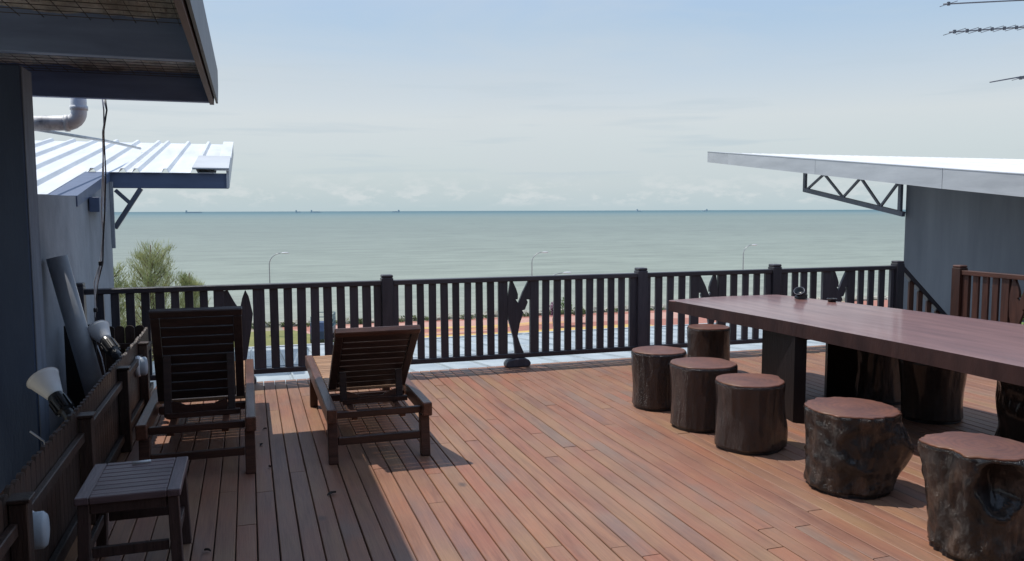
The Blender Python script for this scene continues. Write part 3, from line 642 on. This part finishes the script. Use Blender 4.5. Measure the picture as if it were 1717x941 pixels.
# stair handrail going down to the right
t = thing('stair_handrail', 'dark sloping handrail descending from the right end of the sea railing', 'railing')
baro('handrail', (7.50, FY, .90), (8.42, FY, .08), .07, .055, M_railx, t); baro('lower_rail', (7.50, FY, .22), (8.42, FY, -.60), .05, .045, M_railx, t)
for xx_ in (7.66, 7.80, 7.94, 8.08, 8.22): boxo('baluster', (xx_-.036, xx_+.036, FY-.015, FY+.015, .22-(xx_-7.5)*.891+.02, .87-(xx_-7.5)*.891), M_railr, t, .003)
boxo('newel_post', (8.40, 8.50, FY-.05, FY+.05, -1.2, .14), M_rail, t, .005)
t = thing('stair', 'short wooden stair going down beside the terrace at the right', 'stair')
for q in range(6): boxo('tread', (7.53+.24*q, 7.80+.24*q, 7.02, 7.78, -.20-.19*q, -.165-.19*q), M_railr, t)
boxo('stringer', (7.53, 9.1, 6.98, 7.015, -1.45, -1.15), M_railr, t, 0); boxo('landing', (8.9, 9.49, 6.0, 9.8, -1.5, -1.4), M_wall2, t, 0)
# right side railing (runs along X = 7.5)
t = thing('side_railing', 'reddish brown sunlit railing behind the far end of the table at the right edge', 'railing')
SX = 7.50
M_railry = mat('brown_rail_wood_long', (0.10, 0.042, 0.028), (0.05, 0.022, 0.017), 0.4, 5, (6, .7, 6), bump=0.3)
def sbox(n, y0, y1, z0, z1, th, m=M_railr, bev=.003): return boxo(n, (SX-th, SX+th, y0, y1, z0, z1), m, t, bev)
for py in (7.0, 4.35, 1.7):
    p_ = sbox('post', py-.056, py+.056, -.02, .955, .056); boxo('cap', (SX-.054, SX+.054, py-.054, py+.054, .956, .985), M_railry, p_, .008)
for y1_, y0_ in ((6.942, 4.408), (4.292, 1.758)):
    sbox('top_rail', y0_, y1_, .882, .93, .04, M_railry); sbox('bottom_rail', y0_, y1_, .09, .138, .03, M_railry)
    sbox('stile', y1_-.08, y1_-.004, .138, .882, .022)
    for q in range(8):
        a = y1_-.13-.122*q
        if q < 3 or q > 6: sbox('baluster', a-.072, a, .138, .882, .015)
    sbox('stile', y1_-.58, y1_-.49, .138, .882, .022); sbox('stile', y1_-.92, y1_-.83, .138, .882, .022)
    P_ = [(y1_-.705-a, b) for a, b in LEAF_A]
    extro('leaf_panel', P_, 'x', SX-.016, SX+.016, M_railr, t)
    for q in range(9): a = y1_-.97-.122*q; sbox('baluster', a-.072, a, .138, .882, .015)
shr = thing('potted_plant', 'bright green plant behind the right railing near the wall', 'plant', (8.35, 6.72, -1.4))
bm = bmesh.new(); lathe(bm, [(0, 0), (.14, 0), (.19, .3), (.20, .32), (.17, .32), (0, .28)], 20); bobj('pot', bm, M_wall2, shr, True)
tubeo('stem', [(0, 0, .28), (.02, 0, 1.2), (0, .02, 1.75)], .02, M_trk, shr, 6)
bm = bmesh.new(); rr = random.Random(4); leafcloud(bm, 0, 0, 1.75, .22, .22, .35, 260, .06, rr); bobj('leaves', bm, M_grn, shr)

# ------------------------------------------------------------------ picket planter fence on the left
t = thing('picket_fence', 'low dark wooden picket fence with scalloped top in front of the left wall', 'fence')
PX = -.83
def picket_mesh(h):
    bm = bmesh.new(); w_ = .037
    prof = [(-w_, 0), (w_, 0), (w_, h-.03)]+[(w_*cos(a), h-.03+.03*sin(a)) for a in (R(30), R(60), R(90), R(120), R(150))]+[(-w_, h-.03)]
    extr(bm, prof, 'x', -.009, .009); return mesh_from(bm, 'picket')
pm = picket_mesh(.60); pm.materials.append(M_pick)
def add(me, name, loc, parent, rz=0, sc=(1, 1, 1)):
    o = bpy.data.objects.new(name, me); S.collection.objects.link(o); o.parent = parent; o.location = loc; o.rotation_euler = (0, 0, rz); o.scale = sc; return o
rr = random.Random(3)
y = 1.3
while y < 7.58: add(pm, 'picket', (PX-.028, y, .002), t, 0, (1, 1, 1+rr.uniform(-.01, .012))); y += .0775
pm2 = picket_mesh(.62); pm2.materials.append(M_pick)
x = PX-.09
while x > -1.40: add(pm2, 'picket', (x, 7.64, .002), t, pi/2); x -= .078
for py in (2.15, 3.28, 4.55, 5.87, 6.95):
    p_ = boxo('post', (PX-.018, PX+.045, py-.035, py+.035, .0, .555), M_pick, t, .004); boxo('post_cap', (PX-.05, PX+.055, py-.045, py+.045, .556, .572), M_pick, p_, .003)
for z_ in (.10, .46):
    prev = 1.3
    for py in (2.15, 3.28, 4.55, 5.87, 6.95, 7.62):
        boxo('rail', (PX-.018, PX+.012, prev+.036, py-.036, z_-.025, z_+.025), M_pick, t, .004); prev = py
boxo('back_rail', (-1.38, PX-.04, 7.612, 7.628, .42, .47), M_pick, t)
# round bulkhead lamps on the pickets
def bulkhead(label, y, z):
    t = thing('wall_lamp', label, 'lamp', (PX-.017, y, z), 'white oval lamps on the picket fence')
    rot = Matrix.Rotation(pi/2, 4, 'Y') @ Matrix.Diagonal((1.45, 1, 1, 1))
    bm = bmesh.new(); lathe(bm, [(0, 0), (.055, 0), (.057, .02), (.053, .034), (0, .034)], 24, mat4=rot); bobj('base_ring', bm, M_whp, t, True)
    bm = bmesh.new(); lathe(bm, [(.050, .0345), (.050, .068), (.042, .080), (.020, .085), (0, .086)], 24, mat4=rot); bobj('lamp_cover', bm, M_bulk, t, True)
bulkhead('white oval lamp on the picket fence beside the left lounger', 6.72, .42); bulkhead('white oval lamp on the picket fence at the bottom left corner', 3.43, .385)
# spot lamps in the planter
def spot(label, p0, p1, p2):
    p0, p1, p2 = Vector(p0), Vector(p1), Vector(p2); t = thing('garden_spotlight', label, 'lamp', (p2.x, p2.y, 0), 'garden spotlights behind the picket fence')
    off = Vector((p2.x, p2.y, 0)); d = (p1-p0).normalized(); mt = d.to_track_quat('Z', 'Y').to_matrix().to_4x4()
    L1 = (p1-p0).length; L2 = (p2-p1).length
    bm = bmesh.new(); lathe(bm, [(.088, 0), (.084, .002), (.045, L1*.92), (.040, L1), (.036, L1), (.041, L1*.92), (.083, .006)], 28, mat4=mt, center=p0-off); bobj('shade', bm, M_whp, t, True)
    bm = bmesh.new(); lathe(bm, [(0, 0), (.042, 0), (.047, .03), (.043, L2*.55), (.032, L2*.62), (.034, L2*.85), (.02, L2), (0, L2)], 20, mat4=mt, center=p1-off)
    for q in range(10):
        a = 2*pi*q/10; vs = box(bm, .038, .053, -.005, .005, .03, L2*.56, 0); bmesh.ops.rotate(bm, cent=(0, 0, 0), matrix=Matrix.Rotation(a, 3, 'Z'), verts=vs); bmesh.ops.transform(bm, matrix=mt, verts=vs); bmesh.ops.translate(bm, vec=p1-off, verts=vs)
    bobj('body', bm, M_blk, t)
    tubeo('stake', [p2-off-d*.03, p2-off+Vector((.0, .0, -.1)), (0, 0, 0)], .011, M_blk, t, 8)
spot('white cone spotlight with ribbed black body at the lower left by the pier', (-1.12, 5.09, .670), (-1.045, 5.01, .580), (-.945, 4.90, .450))
spot('white cone spotlight with black body beside the leaning pipe', (-1.095, 6.71, .722), (-1.03, 6.62, .650), (-.925, 6.48, .50))
tag(tubeo('lamp_cable', [(-1.0, 4.65, .0), (-1.02, 4.75, .25), (-1.05, 4.73, .40), (-1.10, 4.68, .47)], .005, M_cab, None, 6), 'thin pale cable curving below the lower left spotlight', 'cable')
# leaning pipe
bm = bmesh.new(); a, b = Vector((-1.34, 6.69, 1.27)), Vector((-1.06, 6.62, .0)); d = (b-a).normalized(); L = (b-a).length
lathe(bm, [(.066, 0), (.072, 0), (.072, L), (.066, L), (.066, 0)], 24, mat4=d.to_track_quat('Z', 'Y').to_matrix().to_4x4(), center=a)
tag(bobj('leaning_pipe', bm, M_pvc, None, True), 'thick grey plastic pipe leaning against the left wall behind the pickets', 'pipe')
# boards bracing in the planter
tag(boxo('planter_board', (-1.38, -1.16, 7.0, 7.04, 0, .72), M_dark, None), 'dark board standing behind the leaning pipe in the planter', 'board')
# hanging cables
t = thing('hanging_cable', 'thin cables with black ties hanging from the terrace roof down to the planter', 'cable', (-1.02, 6.80, 2.45))
cp = [(-1.00, 6.80, 2.44), (-.985, 6.80, 2.36), (-1.01, 6.82, 2.2), (-1.03, 6.86, 1.9), (-1.05, 6.92, 1.6), (-1.07, 6.98, 1.38), (-1.10, 7.0, 1.2), (-1.14, 7.03, 1.05), (-1.16, 7.05, .83), (-1.18, 7.05, .5), (-1.175, 7.05, .1)]
O = Vector((-1.02, 6.80, 2.45))
def strand(off, m, amp, r=.0055, ph=0):
    P_ = []
    for i, p in enumerate(cp): P_.append(Vector(p)-O+Vector((off+amp*sin(i*2.1+ph), amp*cos(i*1.7+ph), 0)))
    tubeo('strand', P_, r, m, t, 6)
strand(0, M_cab, .006); strand(.008, M_cabd, .008, ph=1); strand(-.006, M_cab, .009, ph=3)
tubeo('loose_end', [(-.14, .25, -1.9), (-.11, .24, -2.0), (-.07, .22, -2.25), (-.055, .22, -2.4)], .005, M_cab, t, 6)
for z_ in (1.22, .72, .34): 
    q = min(range(len(cp)), key=lambda i: abs(cp[i][2]-z_)); p = Vector(cp[q])-O
    bm = bmesh.new(); box(bm, p.x-.014, p.x+.014, p.y-.012, p.y+.012, p.z-.018, p.z+.018, .004); bobj('tie', bm, M_cabd, t)

# ------------------------------------------------------------------ loungers
def lounger(label, loc, top, rz, seatshow=True):
    """origin at the middle of the head end; +Y towards the foot; top = (y, z) of the raised back's end"""
    t = thing('sun_lounger', label, 'sun lounger', loc, 'wooden sun loungers facing the sea', rz)
    W = .335
    for s in (-1, 1):
        x0, x1 = sorted((s*W, s*(W-.062)))
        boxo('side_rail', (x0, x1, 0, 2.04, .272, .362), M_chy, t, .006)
        xl0, xl1 = sorted((s*(W-.008), s*(W-.068)))
        for y0 in (.06, 1.60):
            bm = bmesh.new(); box(bm, xl0, xl1, y0, y0+.065, 0, .271, .004)
            for v in bm.verts:
                if v.co.z < .1: v.co.y += (-.03 if y0 < 1 else .03)
            bobj('leg', bm, M_chx, t)
    boxo('head_crossbar', (-W+.064, W-.064, .055, .085, .285, .330), M_chx, t, .004)
    boxo('lower_stretcher', (-W+.07, W-.07, .050, .080, .115, .165), M_chx, t, .004)
    boxo('lower_stretcher', (-W+.07, W-.07, 1.64, 1.67, .115, .165), M_chx, t, .004)
    boxo('foot_crossbar', (-W+.064, W-.064, 2.0, 2.035, .275, .325), M_chx, t, .004)
    boxo('hinge_crossbar', (-W+.064, W-.064, .66, .70, .26, .31), M_chx, t, .004)
    for s in (-1, 1):
        xa, xb = sorted((s*.135, s*.175)); boxo('rack_bar', (xa, xb, .086, .66, .262, .300), M_chy, t, .003)
    boxo('rack_crossbar', (-.20, .24, .36, .40, .301, .335), M_chx, t, .003)
    y = .68
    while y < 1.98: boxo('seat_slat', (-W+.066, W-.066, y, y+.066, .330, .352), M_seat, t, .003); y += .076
    # back rest in its own plane
    hy, hz_ = .62, .368; ty, tz = top; L = math.hypot(ty-hy, tz-hz_); u = Vector((0, (ty-hy)/L, (tz-hz_)/L)); nrm = Vector((0, u.z, -u.y))  # nrm points seaward and down
    def place(o):
        mt = Matrix((Vector((1, 0, 0)), u, Vector((1, 0, 0)).cross(u))).transposed().to_4x4(); mt.translation = Vector((0, hy, hz_)); o.data.transform(mt); return o
    Wb = W-.062-.004
    for s in (-1, 1):
        x0, x1 = sorted((s*Wb, s*(Wb-.052))); place(boxo('back_stile', (x0, x1, 0, L-.04, -.018, .018), M_back, t, .004))
    place(boxo('back_top_rail', (-Wb-.004, Wb+.004, L-.038, L+.012, -.021, .021), M_back if loc[0] < 0 else M_chx, t, .006))
    n = 9; st = (L-.05)/n
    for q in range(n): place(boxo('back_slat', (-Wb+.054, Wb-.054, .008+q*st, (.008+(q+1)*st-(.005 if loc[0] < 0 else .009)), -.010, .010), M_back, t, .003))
    # prop frame
    if u.z > .75:
        m_ = Vector((0, hy, hz_))+u*L*.52+Vector((0, -.03, 0)); foot = Vector((0, m_.y-.06, .31))
    else:
        m_ = Vector((0, hy, hz_))+u*L*.30+Vector((0, -.03, 0)); foot = Vector((0, m_.y-.02, .315))
    for s in (-1, 1): baro('prop_strut', m_+Vector((s*.19, 0, 0)), foot+Vector((s*.19, 0, 0)), .045, .026, M_back, t, (0, 1, 0.2))
    bm = bmesh.new(); pc = foot.lerp(m_, .16); x = .165
    pr_ = [(-x, .035), (-x+.05, .02), (-x+.09, .0), (x-.09, .0), (x-.05, .02), (x, .035), (x, -.035), (-x, -.035)]
    extr(bm, [(a, b+pc.z) for a, b in pr_], 'y', pc.y-.012, pc.y+.012); bobj('prop_crosspiece', bm, M_chx, t)
    return t
lounger('nearer left sun lounger with nearly upright back beside the picket fence', (-.322, 5.07, 0), (.33, .985), 0)
lounger('right sun lounger with reclined back in front of the railing post', (.772, 5.09, 0), (.05, .845), 0)

# side table
t = thing('side_table', 'small slatted wooden side table at the lower left', 'side table', (-.512, 3.90, 0))
M_leg = mat('side_table_leg_wood', (0.075, 0.045, 0.040), (0.04, 0.024, 0.022), 0.4, 5, (7, 7, .8), bump=0.3)
M_sty = mat('side_table_wood_long', (0.17, 0.115, 0.118), (0.10, 0.066, 0.070), 0.38, 5, (7, .8, 7), bump=0.3); M_stx = mat('side_table_wood_across', (0.17, 0.115, 0.118), (0.10, 0.066, 0.070), 0.38, 5, (.8, 7, 7), bump=0.3, rnd=.15)
for s in (-1, 1):
    a, b = sorted((s*.205, s*.150)); boxo('frame_side', (a, b, -.245, .245, .388, .420), M_sty, t, .004)
    for q in (-1, 1):
        c, d_ = sorted((q*.232, q*.185)); e, f = sorted((s*.195, s*.150)); bm = bmesh.new(); box(bm, e, f, c, d_, 0, .387, .003)
        for v in bm.verts:
            if v.co.z < .1: v.co.x += s*.012; v.co.y += q*.012
        bobj('leg', bm, M_leg, t)
for q in (-1, 1):
    c, d_ = sorted((q*.245, q*.205)); boxo('frame_end', (-.149, .149, c, d_, .388, .420), M_stx, t, .004)
    c, d_ = sorted((q*.205, q*.225)); boxo('apron', (-.149, .149, c, d_, .34, .386), M_leg, t, .003); boxo('stretcher', (-.149, .149, c, d_, .15, .195), M_leg, t, .003)
for s in (-1, 1): a, b = sorted((s*.165, s*.185)); boxo('stretcher', (a, b, -.184, .184, .15, .195), M_leg, t, .003)
y = -.2035
while y < .19: boxo('slat', (-.1485, .1485, y, y+.0525, .396, .419), M_stx, t, .002); y += .0582
tag(tubeo('cigarette', [(-.548, 4.085, .4265), (-.468, 4.098, .4265)], .006, M_whp, None, 12), 'small white cigarette shaped stick on the slatted side table', 'cigarette')

# ------------------------------------------------------------------ big table
t = thing('slab_table', 'long reddish brown slab table on the right of the terrace', 'table')
def slab(pts, z0, z1, m, name, parent, wob=.012, sub=14, bev=.012, seed=0, edge=None):
    Q = []
    for i, p in enumerate(pts):
        q = pts[(i+1) % len(pts)]
        for j in range(sub):
            f = j/sub; x = p[0]+(q[0]-p[0])*f; y = p[1]+(q[1]-p[1])*f
            w_ = noise.noise(Vector((x*2.3, y*2.3, seed)))*wob; d = Vector((q[1]-p[1], p[0]-q[0], 0)).normalized(); Q.append((x+d.x*w_, y+d.y*w_))
    bm = bmesh.new(); extr(bm, Q, 'z', z0, z1)
    caps = [f for f in bm.faces if len(f.verts) > 8]; es = list({e for f in caps for e in f.edges})
    bmesh.ops.bevel(bm, geom=es, offset=bev, segments=3, affect='EDGES', profile=.6)
    o = bobj(name, bm, m, parent)
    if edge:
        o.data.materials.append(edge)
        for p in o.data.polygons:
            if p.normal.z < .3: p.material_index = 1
    return o
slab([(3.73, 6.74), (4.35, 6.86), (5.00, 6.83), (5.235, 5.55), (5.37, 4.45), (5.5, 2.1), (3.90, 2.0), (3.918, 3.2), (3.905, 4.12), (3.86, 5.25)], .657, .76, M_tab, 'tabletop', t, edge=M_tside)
for pts in ([(3.87, 5.06), (4.02, 5.68), (4.14, 5.75), (3.93, 5.00)], [(4.63, 5.62), (4.72, 5.76), (4.86, 5.50), (4.80, 5.42)], [(4.0, 2.85), (4.2, 2.88), (4.2, 2.62), (4.0, 2.6)], [(4.6, 2.9), (4.9, 2.9), (4.9, 2.6), (4.6, 2.6)]):
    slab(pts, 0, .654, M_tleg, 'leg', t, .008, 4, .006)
# stools
def stool(label, cx, cy, h, fr, seed, grp='log stools around the slab table', barkm=M_bark, topm=M_stop, hollow=None, top_out=None, name='log_stool'):
    t = thing(name, label, 'stool', (cx, cy, 0), grp)
    SEG, RI = 96, 44; bm = bmesh.new(); rings = []
    for j in range(RI+1):
        z = .022+(h-.022)*j/RI; ring = []
        for i in range(SEG):
            a = 2*pi*i/SEG; f = z/h; r = fr(a, f)
            c = Vector((cos(a), sin(a), 0))
            r += .017*noise.noise(Vector((c.x*1.9, c.y*1.9, f*1.3+seed*3.1)))+.006*noise.noise(Vector((c.x*9, c.y*9, f*1.6+seed)))+.0022*noise.noise(Vector((c.x*26, c.y*26, f*5+seed)))
            if j == RI: r -= .006
            ring.append(bm.verts.new((c.x*r, c.y*r, z-(.003 if j == RI else 0)+(.004 if j == RI else 0))))
        rings.append(ring)
    for j in range(RI):
        for i in range(SEG):
            f = bm.faces.new((rings[j][i], rings[j][(i+1) % SEG], rings[j+1][(i+1) % SEG], rings[j+1][i])); f.smooth = True
            if hollow and hollow(2*pi*(i+.5)/SEG, (j+.5)/RI): f.material_index = 1
    bm.faces.new(rings[0][::-1]); tv = [v.co.copy() for v in rings[-1]]
    bmesh.ops.recalc_face_normals(bm, faces=bm.faces); me = bpy.data.meshes.new('trunk'); bm.to_mesh(me); bm.free(); link('trunk', me, [barkm, M_hol], t)
    bm = bmesh.new(); A = [bm.verts.new(v+Vector((0, 0, .0))) for v in tv]; B = [bm.verts.new((v.x*.985, v.y*.985, v.z+.007)) for v in tv]; C = [bm.verts.new((v.x*.955, v.y*.955, v.z+.009)) for v in tv]
    n = len(tv)
    for q in range(n):
        for X, Y in ((A, B), (B, C)): f = bm.faces.new((X[q], X[(q+1) % n], Y[(q+1) % n], Y[q])); f.smooth = True
    bm.faces.new(C); bm.faces.new(A[::-1]); bobj('seat_top', bm, topm, t)
    bm = bmesh.new(); A = [fr(2*pi*i/SEG, 0)-.016 for i in range(SEG)]
    extr(bm, [(A[i]*cos(2*pi*i/SEG), A[i]*sin(2*pi*i/SEG)) for i in range(SEG)], 'z', 0, .024); bobj('base_pad', bm, M_blk, t)
    return t
def bump_(a, a0, wd): d = (a-a0+pi) % (2*pi)-pi; return math.exp(-(d/wd)**2)
def basic(r, top=0.0, waist=0.0, ell=0.0, ea=0.0): return lambda a, f: r+top*f-waist*sin(pi*f)+ell*cos(2*(a-ea))
stool('plain round log stool farthest left of the table, nearest the railing post', 3.165, 5.86, .455, basic(.212, .008, .003, .008), 1)
stool('second log stool in the row left of the table, reddish bark on its left side', 3.185, 5.215, .465, lambda a, f: .230+.012*f-.01*sin(pi*f)+.02*bump_(a, pi*1.15, .5)*(1-f), 2)
stool('third log stool in the row with a slightly pointed far right edge', 3.195, 4.64, .45, lambda a, f: .225+.010*f-.012*sin(pi*f)+.035*bump_(a, .3, .35)*f**2+.03*bump_(a, -.6, .35)*bump_(f*3, .9, .8), 3)
def fr4(a, f):
    r = .232+.026*f**1.5-.004*sin(pi*f)
    r += .078*bump_(a, -.66, .55)*math.exp(-((f-.50)/.22)**2)
    r += .030*bump_(a, -1.1, .5)*math.exp(-((f-.70)/.12)**2)
    r -= .030*bump_(a, -1.6, .25)*math.exp(-((f-.66)/.12)**2)
    r += .022*bump_(a, -2.3, .4)*math.exp(-((f-.45+.25*((a-3.9)))/.10)**2) if a > pi else 0
    r -= .026*bump_(a, -1.9, .18)*math.exp(-((f-.78)/.09)**2)
    q = Vector((cos(a)*5, sin(a)*5, f*6+3)); r += .016*noise.noise(q)+.020*max(0, noise.noise(q*1.7)-.15)
    return r
stool('wide gnarled log stool with a big burl bulging to its right', 3.275, 3.765, .46, fr4, 4, barkm=M_bark2)
def h5(a, f): 
    d = (a-(-2.02)+pi) % (2*pi)-pi
    return (d/.50)**2+((f-.74)/.22)**2 < 1.15+.7*noise.noise(Vector((a*2.2, f*4, 2)))
def fr5(a, f):
    r = .212+.016*f**2-.008*sin(pi*f)
    r += .035*bump_(a, 2.5, .40)*f**2
    r += .030*bump_(a, -2.62, .16)*f**1.5
    r -= .035*bump_(a, 3.25, .30)*f**.7
    d = (a-(-2.02)+pi) % (2*pi)-pi; q = (d/.50)**2+((f-.74)/.22)**2-.7*noise.noise(Vector((a*2.2, f*4, 2)))
    if q < 1.25: r -= .10*(max(0, 1-q/1.25))**.55-.008*noise.noise(Vector((a*7, f*9, 7)))
    if 1.0 < q < 1.8: r += .016*sin(pi*(q-1.0)/.8)
    q = Vector((cos(a)*4, sin(a)*4, f*3+9)); r += .012*noise.noise(q)+.012*noise.noise(q*2.6)
    return r
stool('nearest log stool at the lower right with a glossy black hollow in its side', 3.225, 2.85, .498, fr5, 5, barkm=M_bark2, hollow=h5)
stool('log stool standing alone at the far end of the table', 4.32, 6.99, .44, basic(.20, .005, .004, .006), 6)
stool('far side log stool behind the table, beside the second thick leg', 5.00, 5.45, .46, basic(.22, .0, .006, .01), 7)
stool('far side log stool in the middle under the table edge', 4.96, 4.83, .46, basic(.215, .03, .012, .01), 8)
stool('far side log stool at the right picture edge under the table', 5.02, 4.02, .46, lambda a, f: .235+.02*f-.015*sin(pi*f)+.012*sin(9*f+a), 9)
# dry leaves on the boards
M_dl = mat('dry_leaf', (0.045, 0.030, 0.022), (0.025, 0.017, 0.013), 0.7, 20)
for lab, x, y, r_, sz in (('largest dark dry leaf on the shaded boards right of the side table', .407, 4.569, .5, .030), ('small dark dry leaf on the boards just right of the left lounger leg', .086, 5.184, 2.0, .013),
    ('dark dry leaf on the boards beside the middle of the left lounger', .045, 5.707, 1.2, .019), ('tiny dark dry leaf beside the left lounger, nearest the railing', .075, 6.125, .2, .014), ('dark dry leaf on the boards at the bottom edge right of the side table', -.225, 3.965, 2.6, .018)):
    bm = bmesh.new(); vs = []
    for k_ in range(9):
        f_ = k_/8; hw = sz*.55*sin(pi*min(1, f_*1.02))**.8+.0006
        vs.append([bm.verts.new(((f_-.5)*2*sz, q_*hw, .003+.007*abs(q_)*(.5+f_)+.004*sin(f_*3))) for q_ in (-1, 0, 1)])
    for A_, B_ in zip(vs, vs[1:]):
        for q_ in (0, 1): bm.faces.new((A_[q_], B_[q_], B_[q_+1], A_[q_+1]))
    bmesh.ops.solidify(bm, geom=bm.faces[:], thickness=.0012)
    o = bobj('dry_leaf', bm, M_dl); o.location = (x, y, .001); o.rotation_euler = (0, 0, r_); tag(o, lab, 'leaf', 'dry leaves on the deck')
# things on the table
t = thing('ashtray_holder', 'black tilted round holder standing near the far edge of the table', 'holder', (4.96, 6.42, .762))
mt = Matrix.Rotation(R(-8), 4, 'Z') @ Matrix.Rotation(R(32), 4, 'Y').inverted() @ Matrix.Rotation(R(28), 4, 'X')
bm = bmesh.new(); lathe(bm, [(0, 0), (.036, .0), (.045, .03), (.050, .034), (.050, .040), (.044, .040), (.038, .012), (0, .008)], 24, mat4=mt, center=(-.01, 0, .048)); bobj('cup', bm, M_blk, t, True)
bm = bmesh.new(); extr(bm, [(-.05, 0), (.055, 0), (.055, .022), (.025, .06), (-.015, .055), (-.048, .02)], 'y', -.03, .03); bmesh.ops.bevel(bm, geom=bm.edges[:], offset=.003, segments=1, affect='EDGES'); bobj('stand', bm, M_blk, t)
bm = bmesh.new(); lathe(bm, [(.0465, .0405), (.0505, .0405), (.0510, .0418), (.0465, .0418), (.0465, .0405)], 24, mat4=mt, center=(-.01, 0, .048)); bobj('rim', bm, M_alu, t, True)
tubeo('knob', [(.055, 0, .03), (.07, 0, .03)], .011, M_blk, t, 10)
bm = bmesh.new(); lathe(bm, [(0, 0), (.034, 0), (.042, .024), (.046, .026), (.046, .030), (.038, .030), (.03, .010), (0, .008)], 28); o = bobj('dish', bm, M_blk, None, True); o.location = (5.07, 6.12, .761)
tag(o, 'small shallow black dish on the table right of the tilted holder', 'dish')
